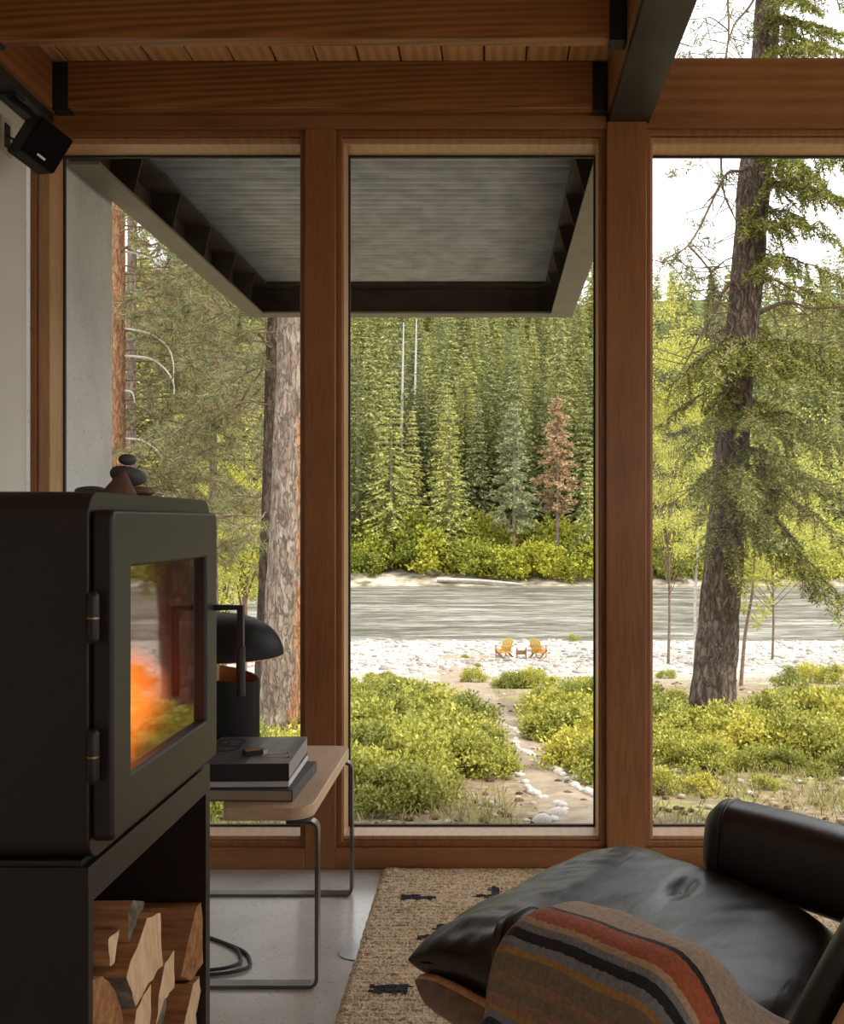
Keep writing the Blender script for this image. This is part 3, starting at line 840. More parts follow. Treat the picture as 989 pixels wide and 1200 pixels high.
# ------------------------------------------------------------------ table lamp
lc = Vector((-0.858, 3.088, 0.467))
lp = empty('table_lamp', lc); tag(lp, 'black mushroom table lamp with a domed shade behind the books', 'lamp')
n = 56
ring_o, ring_i, bot_o = [], [], []
for k in range(n):
    a = 2 * PI * k / n
    zt2 = 0.268 - 0.024 * math.cos(a)
    ring_o.append((0.133 * math.cos(a), 0.133 * math.sin(a), zt2)); ring_i.append((0.127 * math.cos(a), 0.127 * math.sin(a), zt2)); bot_o.append((0.133 * math.cos(a), 0.133 * math.sin(a), 0.0))
b = MB(); V = bot_o + ring_o + ring_i; b.add(V, [(k, (k + 1) % n, n + (k + 1) % n, n + k) for k in range(n)] + [(n + k, n + (k + 1) % n, 2 * n + (k + 1) % n, 2 * n + k) for k in range(n)] + [tuple(range(n))[::-1]])
b.build('base', M['lamp'], lp, local=True)
b = MB(); zi = [(x_, y_, 0.05) for (x_, y_, z_) in ring_i]
b.add([(x_ * 0.999, y_ * 0.999, z_) for (x_, y_, z_) in ring_i] + zi, [(k, (k + 1) % n, n + (k + 1) % n, n + k) for k in range(n)] + [tuple(range(n, 2 * n))])
b.build('base_lining', M['copper'], lp, local=True)
MB().lathe([(0.012, 0.05), (0.012, 0.42)], (0, 0, 0), 16).build('stem', M['brass'], lp, local=True)
prof = []
for k in range(21):
    a = PI / 2 * k / 20
    prof.append((0.206 * math.cos(a) ** 0.85 if k < 20 else 0.0, 0.322 + 0.130 * math.sin(a)))
inner = [(max(r_ - 0.004, 0.0), z_ - 0.003) for (r_, z_) in prof]
b = MB(); b.lathe(prof, (0, 0, 0), 64); b.build('shade', M['lamp'], lp, local=True, angle=60)
b = MB(); b.lathe(inner, (0, 0, 0), 64); b.build('shade_lining', M['copper'], lp, local=True, angle=60)
MB().lathe([(0.0, 0.345), (0.02, 0.35), (0.03, 0.375), (0.02, 0.405), (0.012, 0.415)], (0, 0, 0), 20).build('bulb', plain('frosted_bulb', (0.8, 0.75, 0.65), 0.5), lp, local=True)
# cable on the floor under the table
b = MB()
pts = [(-0.95, 2.95, 0.004), (-0.72, 2.80, 0.004), (-0.66, 2.71, 0.005), (-0.665, 2.66, 0.006), (-0.74, 2.63, 0.006), (-0.95, 2.62, 0.004)]
def smooth_path(P, k=8):
    P = [Vector(p_) for p_ in P]; out = []
    for i in range(len(P) - 1):
        p0 = P[max(i - 1, 0)]; p1 = P[i]; p2_ = P[i + 1]; p3 = P[min(i + 2, len(P) - 1)]
        for j in range(k):
            t_ = j / k
            out.append(0.5 * ((2 * p1) + (p2_ - p0) * t_ + (2 * p0 - 5 * p1 + 4 * p2_ - p3) * t_ * t_ + (3 * p1 - p0 - 3 * p2_ + p3) * t_ ** 3))
    out.append(P[-1]); return out
b.tube(smooth_path(pts), 0.005, 8)
b.tube(smooth_path([(p_[0] - 0.03, p_[1] + 0.02, p_[2] + 0.001) for p_ in pts]), 0.005, 8)
tag(b.build('power_cable', M['cable']), 'looped black cable on the concrete floor under the side table', 'cable')
fp = MB().lathe([(0.0, 0.0), (0.055, 0.0), (0.055, 0.003), (0.0, 0.0035)], (-0.375, 2.78, 0.0), 32).build('floor_outlet', M['silver'])
tag(fp, 'round metal floor cover half under the edge of the jute rug', 'floor cover')

# ------------------------------------------------------------------ speaker
u_ = None
sc_ = at(47, 171, 3.2)
fx = Vector((0.104, -0.1, -0.03)).normalized(); wx_ = Vector((0.071, 0.09, -0.052)); wx_ = (wx_ - fx * wx_.dot(fx)).normalized(); ux = fx.cross(wx_).normalized()
if ux.z < 0: ux = -ux
sk = empty('wall_speaker', sc_ - Vector((0, 0, 0.08))); tag(sk, 'small black cube loudspeaker tilted down under the steel beam', 'speaker')
MB().obb(sc_, fx * 0.060, wx_ * 0.060, ux * 0.066).build('cabinet', M['speaker'], sk, bevel=0.008, seg=3)
MB().obb(sc_ + fx * 0.062, fx * 0.006, wx_ * 0.056, ux * 0.062)\
  .build('grille', plain('speaker_cloth', (0.006, 0.0055, 0.0055), 0.8, 0, 0.08, 0.3, 200), sk, bevel=0.004)
MB().obb(sc_ + fx * 0.0685 - ux * 0.047 + wx_ * 0.0, fx * 0.001, wx_ * 0.014, ux * 0.0035).build('badge', M['silver'], sk)
tp = sc_ + ux * 0.06 - fx * 0.02 - wx_ * 0.0
tb_ = Vector((-1.565, tp.y, 2.582))
b = MB(); b.tube([tp, (tp + tb_) / 2 + Vector((0, 0, 0.01)), tb_ - Vector((0, 0, 0.006))], 0.011, 10)
b.box(tb_.x - 0.035, tb_.x + 0.035, tb_.y - 0.03, tb_.y + 0.03, 2.574, 2.5818)
b.build('bracket', M['blackmat'], sk)
wp = empty('wall_plate', (XL, 3.29, 2.415)); tag(wp, 'pale outlet plate on the plaster wall behind the speaker', 'outlet plate')
MB().box(XL, XL + 0.007, 3.253, 3.328, 2.415, 2.535).build('plate', M['white'], wp, bevel=0.002)
MB().box(XL + 0.007, XL + 0.009, 3.272, 3.309, 2.435, 2.515).build('socket', M['gasket'], wp)
tag(MB().tube(smooth_path([(XL + 0.009, 3.29, 2.475), (XL + 0.05, 3.27, 2.45), (XL + 0.07, 3.24, 2.43), tuple(sc_ - fx * 0.058)]), 0.004, 8).build('speaker_wire', M['cable']), 'short black wire from the outlet plate to the speaker', 'wire')

# ------------------------------------------------------------------ rug
RX0, RX1, RY0, RY1 = -0.378, 1.75, 0.75, 3.425
cells = 0.0085
nx = int((RX1 - RX0) / 0.0125); ny = int((RY1 - RY0) / 0.0060)
xs = np.linspace(RX0, RX1, nx + 1); ys = np.linspace(RY0, RY1, ny + 1)
pitch = 0.024
Xg, Yg = np.meshgrid(xs, ys)
ph = np.sin(Xg * 3.1) * 0.25 + np.sin(Xg * 9.7 + Yg * 4) * 0.12
Zg = 0.008 + 0.0035 * np.abs(np.sin(PI * (Yg / pitch + ph * 0.3))) + 0.0012 * np.sin(Xg * 150 + np.floor(Yg / pitch) * 2.1)
rngr = np.random.RandomState(3)
Zg += rngr.rand(*Zg.shape) * 0.0012
Xg = Xg + 0.0012 * np.sin(Yg * 90) * np.exp(-((Xg - RX0) / 0.02) ** 2)
edge = np.minimum.reduce([Xg - RX0, RX1 - Xg, Yg - RY0, RY1 - Yg])
Zg = np.where(edge < 0.006, 0.001, Zg)
Zg[(Xg < RX0 + 0.06) & (Yg > RY1 - 0.05)] += 0.004
V = np.stack([Xg, Yg, Zg], -1).reshape(-1, 3)
idx = np.arange((nx + 1) * (ny + 1)).reshape(ny + 1, nx + 1)
Fq = np.stack([idx[:-1, :-1], idx[:-1, 1:], idx[1:, 1:], idx[1:, :-1]], -1).reshape(-1, 4)
RM = rug_mats()
rug = fast_mesh('jute_rug', V, Fq, RM[0], smooth=True)
rug.data.materials.append(RM[1])
cxq = (Xg[:-1, :-1] + Xg[1:, 1:]).ravel() / 2; cyq = (Yg[:-1, :-1] + Yg[1:, 1:]).ravel() / 2
jx = rngr.rand(len(cxq)) * 0.012 - 0.006; jy = rngr.rand(len(cxq)) * 0.010 - 0.005
mk = np.zeros(len(cxq), bool)
for (mx, my, hl, hw, vl0, vl1) in ((-0.24, 3.155, 0.052, 0.02, 0, 0), (0.010, 3.165, 0.068, 0.015, -0.075, 0.085), (-0.150, 2.855, 0.065, 0.015, -0.02, 0.095), (-0.262, 2.535, 0.052, 0.026, 0, 0), (0.34, 3.16, 0.055, 0.02, 0, 0), (0.62, 3.16, 0.068, 0.02, -0.08, 0.08), (0.95, 3.16, 0.055, 0.02, 0, 0), (1.25, 3.16, 0.068, 0.02, -0.08, 0.08), (0.95, 2.85, 0.06, 0.02, -0.05, 0.09), (1.3, 2.55, 0.055, 0.02, 0, 0), (-0.2, 2.2, 0.06, 0.02, -0.08, 0.08), (-0.24, 1.2, 0.06, 0.02, 0, 0)):
    mk |= (np.abs(cxq + jx - mx) < hl) & (np.abs(cyq + jy - my) < hw)
    if vl1: mk |= (np.abs(cxq + jx - mx) < 0.016) & (cyq + jy > my + vl0) & (cyq + jy < my + vl1)
rug.data.polygons.foreach_set('material_index', mk.astype(np.int32))
rug.data.update()
tag(rug, 'tan woven jute rug with small black cross marks on the concrete floor', 'rug')

# ------------------------------------------------------------------ lounge chair (local x: to its right, y: forward)
CH_A = math.radians(53.13)
ch = empty('lounge_chair', (0.264, 1.852, 0.013), CH_A)
tag(ch, 'black leather lounge chair with a moulded walnut shell on the jute rug', 'armchair')


def pad(b, hx, hy, top, bot, p=5.0, q=2.2, nu=40, nv=40, squ=0.25, fn=None, mi=0):
    """soft cushion: superelliptic pillow on a rounded-square plan; fn(x, y, z, side) bends it"""
    us = [math.sin(PI / 2 * (2 * i / nu - 1)) for i in range(nu + 1)]
    vs_ = [math.sin(PI / 2 * (2 * j / nv - 1)) for j in range(nv + 1)]
    for side, T in ((1, top), (-1, bot)):
        P = []
        for u in us:
            row = []
            for v in vs_:
                x = hx * u * math.sqrt(1 - squ * v * v); y = hy * v * math.sqrt(1 - squ * u * u)
                h = max(0.0, (1 - abs(u) ** p) * (1 - abs(v) ** p)) ** (1 / q)
                z = side * T * h
                row.append(fn(x, y, z, side) if fn else (x, y, z))
            P.append(row if side == 1 else row[::-1])
        b.grid(P, mi)
    return b


def sstep(a, b_, x):
    t_ = min(1, max(0, (x - a) / (b_ - a))); return t_ * t_ * (3 - 2 * t_)


BTN = ((0.165, -0.015), (-0.165, -0.015))


def seat_fn(x, y, z, side):
    # y forward; origin of the seat surface
    zz = 0.355 + z + 0.085 * (y + 0.27) / 0.54 * 0.9
    f = sstep(0.12, 0.34, y)
    zz -= 0.050 * f
    zz += 0.018 * (abs(x) / 0.33) ** 3
    if side > 0:
        for (bx, by) in BTN:
            d2 = ((x - bx) / 0.045) ** 2 + ((y - by) / 0.020) ** 2
            zz -= 0.012 * math.exp(-d2)
            zz -= 0.009 * math.exp(-((y - by - (x - bx) * 0.15) / 0.012) ** 2 - ((x - bx) / 0.10) ** 2)
        zz += 0.006 * mnoise.noise(Vector((x * 5 + 3, y * 13 + x * 5, 1.0))) + 0.003 * mnoise.noise(Vector((x * 10, y * 30 + x * 14, 4.0)))
        w_ = math.exp(-((y - 0.21) / 0.09) ** 2)
        zz += 0.0055 * w_ * mnoise.noise(Vector((x * 26 + y * 9, y * 6, 9.0)))
    return (x, y, zz)


b = MB(); pad(b, 0.335, 0.315, 0.075, 0.055, 5.5, 2.3, 84, 84, 0.16, seat_fn)
cush = b.build('seat_cushion', M['leather'], ch, local=True, merge=0.0004, angle=70)
for (bx, by) in BTN:
    z = seat_fn(bx, by, 0.073, 1)[2]
    MB().lathe([(0.0, 0.004), (0.006, 0.003), (0.009, 0.0), (0.009, -0.004)], (bx, by, z), 16).build('tuft_button', M['leather'], cush, local=True)


def shell_pts(u, v, off=0.0):
    x = 0.355 * u * math.sqrt(1 - 0.22 * v * v); y = 0.335 * v * math.sqrt(1 - 0.22 * u * u)
    vv = abs(v) ** 5 * (0.45 if v > 0 else 0.8)
    r = min(1.0, max(abs(u) ** 5.0, vv) * (1 - 0.25 * max(0.0, v) ** 4))
    z = 0.205 + 0.165 * r + 0.055 * (y + 0.3) / 0.6 - off
    if v > 0: y -= 0.035 * v * v
    return (x, y, z)


def shell(name, fnp, parent, nu=36, nv=36, thick=0.014):
    b = MB()
    us = [math.sin(PI / 2 * (2 * i / nu - 1)) for i in range(nu + 1)]
    vs_ = [math.sin(PI / 2 * (2 * j / nv - 1)) for j in range(nv + 1)]
    b.grid([[fnp(u, v) for v in vs_] for u in us])
    o = b.build(name, [M['walnut'], M['plyedge']], parent, local=True, recalc=False, angle=75)
    for p_ in o.data.polygons: p_.material_index = 0
    s_ = o.modifiers.new('solid', 'SOLIDIFY'); s_.thickness = thick; s_.offset = 0; s_.material_offset_rim = 1; s_.use_rim = True
    return o


shell('seat_shell', shell_pts, ch)


# arm pads: rounded box swept along y, welted front
def arm(sx):
    b = MB(); n = 32; rows = []
    L0, L1 = 0.015, (-0.46 if sx > 0 else -0.30)
    hw, hh = 0.062, 0.085
    for i in range(25):
        s_ = i / 24; y = L0 + (L1 - L0) * s_
        e_ = min(1.0, (min(s_, 1 - s_) / 0.07)); k = math.sqrt(max(0, 1 - (1 - e_) ** 2)) * 0.22 + 0.78 if e_ < 1 else 1.0
        if s_ in (0, 1): k = 0.72
        zc = 0.502 - 0.05 * s_ + 0.012 * math.sin(PI * s_)
        row = []
        for j in range(n):
            a = 2 * PI * j / n
            c_, s2 = math.cos(a), math.sin(a)
            x_ = hw * k * math.copysign(abs(c_) ** 0.62, c_); z_ = hh * k * math.copysign(abs(s2) ** 0.62, s2)
            row.append((sx * (0.375 + 0.10 * (z_ / 0.085) * 0.12) + x_ , y, zc + z_))
        rows.append(row)
    vs = [p_ for r_ in rows for p_ in r_]
    fs = [(i * n + j, i * n + (j + 1) % n, (i + 1) * n + (j + 1) % n, (i + 1) * n + j) for i in range(24) for j in range(n)]
    c0 = len(vs); vs.append((sx * 0.375, L0 + 0.012, 0.502)); c1 = len(vs); vs.append((sx * 0.375, L1 - 0.012, 0.452))
    fs += [(c0, (j + 1) % n, j) for j in range(n)] + [(c1, 24 * n + j, 24 * n + (j + 1) % n) for j in range(n)]
    b.add(vs, fs)
    o = b.build('armrest', M['leather'], ch, local=True, angle=70)
    ring_ = [Vector(p_) for p_ in rows[2]]; ring_.append(ring_[0])
    MB().tube(ring_, 0.0045, 8, cap=False).build('welt', M['leather'], o, local=True)
    return o


arm(1); arm(-1)

# lower back and head cushions with their shells (turned a little about z like the photo)
SK = 0.14


def back_pt(x, s_, dz):
    """s_: 0..1 up the lower back; dz: distance in front of the shell"""
    wrap = 0.085 * (abs(x) / 0.34) ** 2.4
    y = -0.455 - 0.19 * s_ + wrap * (1 - 0.25 * s_) + dz * 0.92 + SK * x * 0.6
    z = 0.375 + 0.42 * s_ + dz * 0.36
    return (x, y, z)


b = MB(); pad(b, 0.325, 0.5, 0.06, 0.03, 5.0, 2.2, 44, 40, 0.14, lambda x, y, z, sd: back_pt(x, y + 0.5, 0.035 + z))
b.build('back_cushion', M['leather'], ch, local=True, merge=0.0004, angle=70)
shell('back_shell', lambda u, v: back_pt(0.345 * u * math.sqrt(1 - 0.2 * v * v), 0.5 + 0.52 * v * math.sqrt(1 - 0.2 * u * u), -0.005), ch)
b = MB(); pad(b, 0.32, 0.5, 0.055, 0.03, 5.0, 2.2, 36, 30, 0.22, lambda x, y, z, sd: tuple(Vector(back_pt(x, 1.12 + 0.72 * (y + 0.5), 0.035 + z))))
b.build('head_cushion', M['leather'], ch, local=True, merge=0.0004, angle=70)
shell('head_shell', lambda u, v: back_pt(0.34 * u * math.sqrt(1 - 0.3 * v * v), 1.48 + 0.38 * v * math.sqrt(1 - 0.3 * u * u), -0.005), ch)
b = MB()
for sx in (-0.13, 0.13):
    b.strap([(sx, -0.30, 0.25), (sx, -0.47, 0.34), back_pt(sx, 0.3, -0.02), back_pt(sx, 1.5, -0.02)], (1, 0, 0), 0.035, 0.008)
b.build('back_brace', M['blackmat'], ch, local=True)
# pedestal with five legs
b = MB(); b.lathe([(0.035, 0.085), (0.035, 0.20), (0.12, 0.215), (0.12, 0.228)], (0, 0, 0), 24); b.build('pedestal', M['blackmat'], ch, local=True)
for k in range(5):
    a = 2 * PI * k / 5 + 0.3
    d = Vector((math.cos(a), math.sin(a), 0))
    MB().tube([Vector((0, 0, 0.10)) + d * 0.02, d * 0.18 + Vector((0, 0, 0.075)), d * 0.33 + Vector((0, 0, 0.022)), d * 0.345 + Vector((0, 0, 0.008))], [0.026, 0.02, 0.013, 0.008], 12).build('leg', M['barsteel'], ch, local=True)

# ------------------------------------------------------------------ blanket draped over the near arm
prof = [(-0.165, 0.447), (-0.20, 0.458), (-0.235, 0.462), (-0.268, 0.475), (-0.290, 0.520), (-0.303, 0.565), (-0.322, 0.596), (-0.352, 0.606), (-0.385, 0.607), (-0.418, 0.603), (-0.443, 0.585), (-0.456, 0.545), (-0.462, 0.48), (-0.468, 0.40), (-0.475, 0.30), (-0.478, 0.22)]
pp = smooth_path([(a, 0, c_) for (a, c_) in prof], 6)
cum = [0.0]
for i in range(1, len(pp)): cum.append(cum[-1] + (pp[i] - pp[i - 1]).length)
b = MB(); rows = []; NB = 46
for j in range(NB + 1):
    tj = j / NB; row = []
    for i, q_ in enumerate(pp):
        s_ = cum[i] / cum[-1]
        y0 = -0.075 + 0.075 * sstep(0.25, 0.75, s_) - 0.03 * sstep(0.8, 1.0, s_)
        y = y0 - 0.30 * tj
        z = q_.z - 0.05 * max(0.0, (-y - 0.0)) / 0.46 * (1 if q_.z > 0.5 else 0.7)
        if tj < 0.06: z -= 0.020 * (1 - tj / 0.06) ** 2
        if tj > 0.72: z -= 0.085 * ((tj - 0.72) / 0.28) ** 2 * sstep(0.46, 0.52, q_.z)
        wob = 0.010 * mnoise.noise(Vector((s_ * 5, y * 6, 2.0))) + 0.005 * mnoise.noise(Vector((s_ * 14, y * 10, 7.0)))
        bul = 0.034 * math.exp(-((tj - 0.30) / 0.16) ** 2) * math.exp(-((s_ - 0.17) / 0.12) ** 2) + 0.02 * math.exp(-((tj - 0.62) / 0.14) ** 2) * math.exp(-((s_ - 0.12) / 0.12) ** 2)
        row.append((q_.x + wob * 0.7 + bul * 0.9, y + 0.02 * mnoise.noise(Vector((s_ * 3, 0, 5))), z + wob + bul))
    rows.append(row)
b.grid(rows)
bl = b.build('wool_blanket', blanket_mat(), ch, local=True, recalc=True, angle=180)
bl.parent = None; bl.location = ch.location; bl.rotation_euler = ch.rotation_euler
uvl = bl.data.uv_layers.new(name='stripe')
npp = len(pp)
for lp_ in bl.data.loops:
    vi = lp_.vertex_index
    uvl.data[lp_.index].uv = (cum[vi % npp] / cum[-1], (vi // npp) / NB)
sm = bl.modifiers.new('solid', 'SOLIDIFY'); sm.thickness = 0.014; sm.offset = 1
sb = bl.modifiers.new('sub', 'SUBSURF'); sb.levels = 1; sb.render_levels = 1
tag(bl, 'taupe wool blanket with orange, grey and black stripes over the chair arm', 'blanket')

# ==================================================================== OUTDOORS
PY = np.array([-60, -8, 3.6, 6, 12.8, 30, 46.7, 55.5, 57.5, 60, 100, 105.5, 107.5, 110, 116, 130, 300, 420, 600], float)
PZ = np.array([-1.4, -1.4, -1.5, -1.83, -2.5, -4.5, -6.44, -6.62, -6.85, -7.3, -7.6, -6.85, -6.2, -5.7, -4.6, 0.0, 66, 90, 120], float) + CAMZ


def gz(x, y):
    z = float(np.interp(y, PY, PZ))
    if 5 < y < 56: z += 0.05 * mnoise.noise(Vector((x * 0.6, y * 0.6, 0)))
    if y > 118: z += (y - 118) / 180 * (10 * mnoise.noise(Vector((x * 0.012, y * 0.012, 3))) + 0.05 * (-x) * (1 if x < 0 else 0.6))
    return z


def ground(u, v):
    """where the line of sight through a point of the photo meets the ground"""
    y = 4.0
    while y < 600:
        p_ = at(u, v, y)
        if p_.z <= gz(p_.x, y): return Vector((p_.x, y, gz(p_.x, y)))
        y += 0.02 + y * 0.004
    return at(u, v, 300)


def gmesh(name, ys, xr, nxs, mat, label, cat):
    V = []; nxs_ = nxs
    for y in ys:
        w_ = xr(y)
        for i in range(nxs_ + 1):
            x = -w_ + 2 * w_ * i / nxs_
            V.append((x, y, gz(x, y)))
    idx = np.arange(len(ys) * (nxs_ + 1)).reshape(len(ys), nxs_ + 1)
    Fq = np.stack([idx[:-1, :-1], idx[:-1, 1:], idx[1:, 1:], idx[1:, :-1]], -1).reshape(-1, 4)
    o = fast_mesh(name, V, Fq, mat, smooth=True)
    return struct(o, label, cat)


def ground_mat():
    t = NT('river_ground')
    g = t.n('ShaderNodeNewGeometry'); sp_ = t.n('ShaderNodeSeparateXYZ', i0=g.outputs['Position'])
    P = g.outputs['Position']
    n1 = t.n('ShaderNodeTexNoise', Vector=P, Scale=0.8, Detail=6.0, Roughness=0.65)
    n2 = t.n('ShaderNodeTexNoise', Vector=P, Scale=9.0, Detail=5.0, Roughness=0.7)
    n3 = t.n('ShaderNodeTexVoronoi', Vector=P, Scale=4.5)
    dirt = t.ramp(n2.outputs[0], [(0.30, (0.12, 0.083, 0.050)), (0.5, (0.225, 0.165, 0.105)), (0.68, (0.34, 0.265, 0.185))])
    gras = t.ramp(n2.outputs[0], [(0.35, (0.17, 0.19, 0.045)), (0.65, (0.36, 0.36, 0.12))])
    c = t.mix(t.ramp(n1.outputs[0], [(0.50, (0, 0, 0)), (0.66, (0.8, 0.8, 0.8))]), dirt, gras)
    cob = t.ramp(n3.outputs['Color'], [(0.2, (0.33, 0.29, 0.25)), (0.6, (0.47, 0.43, 0.39))])
    cob = t.mix(t.ramp(n3.outputs['Distance'], [(0.0, (1, 1, 1)), (0.5, (0.75, 0.75, 0.75))]), (0.42, 0.36, 0.30), cob)
    yy = t.n('ShaderNodeMath', {'operation': 'MULTIPLY_ADD'}, i0=n1.outputs[0], i1=14.0)
    t.set(yy.inputs[2], sp_.outputs[1])
    m = t.n('ShaderNodeMapRange', i0=yy.outputs[0], i1=27.0, i2=37.0)
    c = t.mix(m.outputs[0], c, cob)
    return t.pbsdf(c, 0.95, 0, 0.1, t.bump(n2.outputs[0], 0.5, 0.05))


def hill_mat():
    t = NT('hill_ground')
    g = t.n('ShaderNodeNewGeometry')
    n = t.n('ShaderNodeTexNoise', Vector=g.outputs['Position'], Scale=0.35, Detail=5.0)
    return t.pbsdf(t.ramp(n.outputs[0], [(0.35, (0.045, 0.055, 0.018)), (0.7, (0.13, 0.14, 0.05))]), 1.0, 0, 0.05)


ysn = list(np.linspace(-40, 3, 8)) + list(3.7 * (60 / 3.7) ** np.linspace(0, 1, 150))
gmesh('ground', ysn, lambda y: 60 + 0.3 * max(y, 0), 130, ground_mat(), 'sandy ground sloping down to the pale river beach', 'ground')
t = NT('bank_ground')
g = t.n('ShaderNodeNewGeometry')
n1 = t.n('ShaderNodeTexNoise', Vector=g.outputs['Position'], Scale=0.5, Detail=6.0)
t.pbsdf(t.ramp(n1.outputs[0], [(0.4, (0.12, 0.10, 0.06)), (0.55, (0.36, 0.31, 0.24)), (0.7, (0.55, 0.50, 0.43))]), 1.0, 0, 0.05, t.bump(n1.outputs[0], 0.8, 0.4))
gmesh('far_bank', list(np.linspace(99, 118, 24)), lambda y: 150, 160, t.mat, 'gravelly bank on the far side of the river', 'riverbank')
gmesh('hill', list(118 * (600 / 118) ** np.linspace(0, 1, 60)), lambda y: 60 + 1.3 * y, 60, hill_mat(), 'steep forested hillside beyond the river', 'hill')

# river
t = NT('river_water')
g = t.n('ShaderNodeNewGeometry')
mp = t.n('ShaderNodeMapping', Vector=g.outputs['Position'], Scale=(0.7, 2.4, 1.0))
n1 = t.n('ShaderNodeTexNoise', Vector=mp.outputs[0], Scale=1.0, Detail=6.0, Roughness=0.6, Distortion=0.4)
mp2 = t.n('ShaderNodeMapping', Vector=g.outputs['Position'], Scale=(0.12, 0.55, 1.0))
n2 = t.n('ShaderNodeTexNoise', Vector=mp2.outputs[0], Scale=1.0, Detail=4.0, Roughness=0.6)
ad = t.n('ShaderNodeMath', {'operation': 'ADD'}, i0=n1.outputs[0], i1=n2.outputs[0])
hf = t.n('ShaderNodeMath', {'operation': 'MULTIPLY'}, i0=ad.outputs[0], i1=0.5)
col = t.ramp(hf.outputs[0], [(0.40, (0.055, 0.052, 0.032)), (0.50, (0.18, 0.165, 0.13)), (0.62, (0.46, 0.425, 0.38))])
t.pbsdf(col, 0.28, 0, 0.5, t.bump(ad.outputs[0], 1.0, 0.55), IOR=1.33)
wv = MB().box(-190, 190, 55.0, 109.0, CAMZ - 7.2, CAMZ - 6.78).build('river', t.mat)
struct(wv, 'broad grey-green river flowing past the beach', 'river')

# garden path as a worn strip laid on the ground
pc = [(700, 985), (676, 955), (650, 925), (622, 895), (598, 862), (578, 838), (556, 815), (543, 797), (541, 783), (544, 768)]
pw = [0.42, 0.40, 0.36, 0.36, 0.38, 0.42, 0.6, 0.9, 1.3, 2.0]
cen = smooth_path([ground(u, v) for (u, v) in pc], 10)
V = []; m = len(cen); K = 8
for i, c_ in enumerate(cen):
    d = (cen[min(i + 1, m - 1)] - cen[max(i - 1, 0)]); d.z = 0; d.normalize(); nn = Vector((d.y, -d.x, 0))
    wI = np.interp(i / (m - 1) * (len(pw) - 1), range(len(pw)), pw)
    for k in range(K + 1):
        o_ = (k / K - 0.5) * 2 * wI * 0.62 + 0.08 * mnoise.noise(Vector((i * 0.4, k, 0)))
        q_ = c_ + nn * o_
        V.append((q_.x, q_.y, gz(q_.x, q_.y) + 0.022 - 0.02 * abs(k / K - 0.5) * 2))
idx = np.arange(m * (K + 1)).reshape(m, K + 1)
Fq = np.stack([idx[:-1, :-1], idx[:-1, 1:], idx[1:, 1:], idx[1:, :-1]], -1).reshape(-1, 4)
struct(fast_mesh('footpath', V, Fq, plain('path_sand', (0.29, 0.225, 0.165), 0.95, 0, 0.1, 0.25, 6, 0.4), smooth=True), 'worn sandy footpath winding down to the beach', 'path')

# ------------------------------------------------------------------ vegetation generators
def rnd_unit(rng, n):
    v = rng.normal(size=(n, 3)); return v / np.linalg.norm(v, axis=1, keepdims=True)


def leaves(P, D, W, L, B, bend=0.0):
    """diamond leaves: base P, direction D, side W (unit, n x 3), length L, half breadth B"""
    L = np.asarray(L).reshape(-1, 1); B = np.asarray(B).reshape(-1, 1)
    a = P; c = P + D * L; m_ = P + D * L * 0.5
    V = np.stack([a, m_ + W * B, c, m_ - W * B], 1).reshape(-1, 3)
    F = np.arange(len(V)).reshape(-1, 4)
    return V, F


def perp(D, R):
    W = np.cross(D, R); return W / (np.linalg.norm(W, axis=1, keepdims=True) + 1e-9)


def trunk_np(path, rad, n=8):
    b = MB(); b.tube(path, rad, n); return b


def gen_conifer(seed, H, R, cs=0.05, whorls=44, nb=6, sz=0.62, droop=0.30, power=0.9, brk=0.0):
    rng = np.random.RandomState(seed); Ps = []; Ds = []; Ls = []
    for i in range(whorls):
        t_ = (i + rng.rand() * 0.6) / whorls; z = H * (cs + (1 - cs) * t_)
        Lb0 = R * (1 - t_) ** power * (0.55 + 0.45 * min(1, t_ / 0.12 + 0.4)) + 0.12
        k = nb if t_ < 0.85 else 4
        a0 = rng.rand() * 6.28
        for j in range(k):
            if brk and rng.rand() < brk: continue
            a = a0 + 2 * PI * j / k + rng.normal() * 0.25
            Lb = Lb0 * (0.55 + 0.6 * rng.rand())
            m_ = 2 + int(Lb * 3.2)
            o = np.array([math.cos(a), math.sin(a), 0]); s_ = np.array([-math.sin(a), math.cos(a), 0])
            up0 = 0.25 if t_ > 0.6 else 0.0
            for q in range(m_):
                f = 0.18 + 0.82 * (q + rng.rand() * 0.5) / m_
                zz = z + Lb * f * up0 - droop * Lb * f * f + (0.10 * Lb * max(0, f - 0.75) / 0.25)
                for c_ in range(3):
                    sp_ = (c_ - 1) * 0.9 + rng.normal() * 0.25
                    d = o * math.cos(sp_) + s_ * math.sin(sp_) + np.array([0, 0, -0.20 - droop * 0.6 + rng.normal() * 0.36])
                    Ps.append(o * Lb * f * 0.94 + np.array([0, 0, zz])); Ds.append(d / np.linalg.norm(d)); Ls.append(sz * (0.55 + 0.6 * rng.rand()) * (0.55 + 0.45 * (1 - t_)))
    P = np.array(Ps); D = np.array(Ds); L = np.array(Ls); n = len(P)
    Rr = np.tile([0, 0, 1.0], (n, 1)) + rng.normal(size=(n, 3)) * 0.55
    return leaves(P, D, perp(D, Rr), L, L * 0.17)


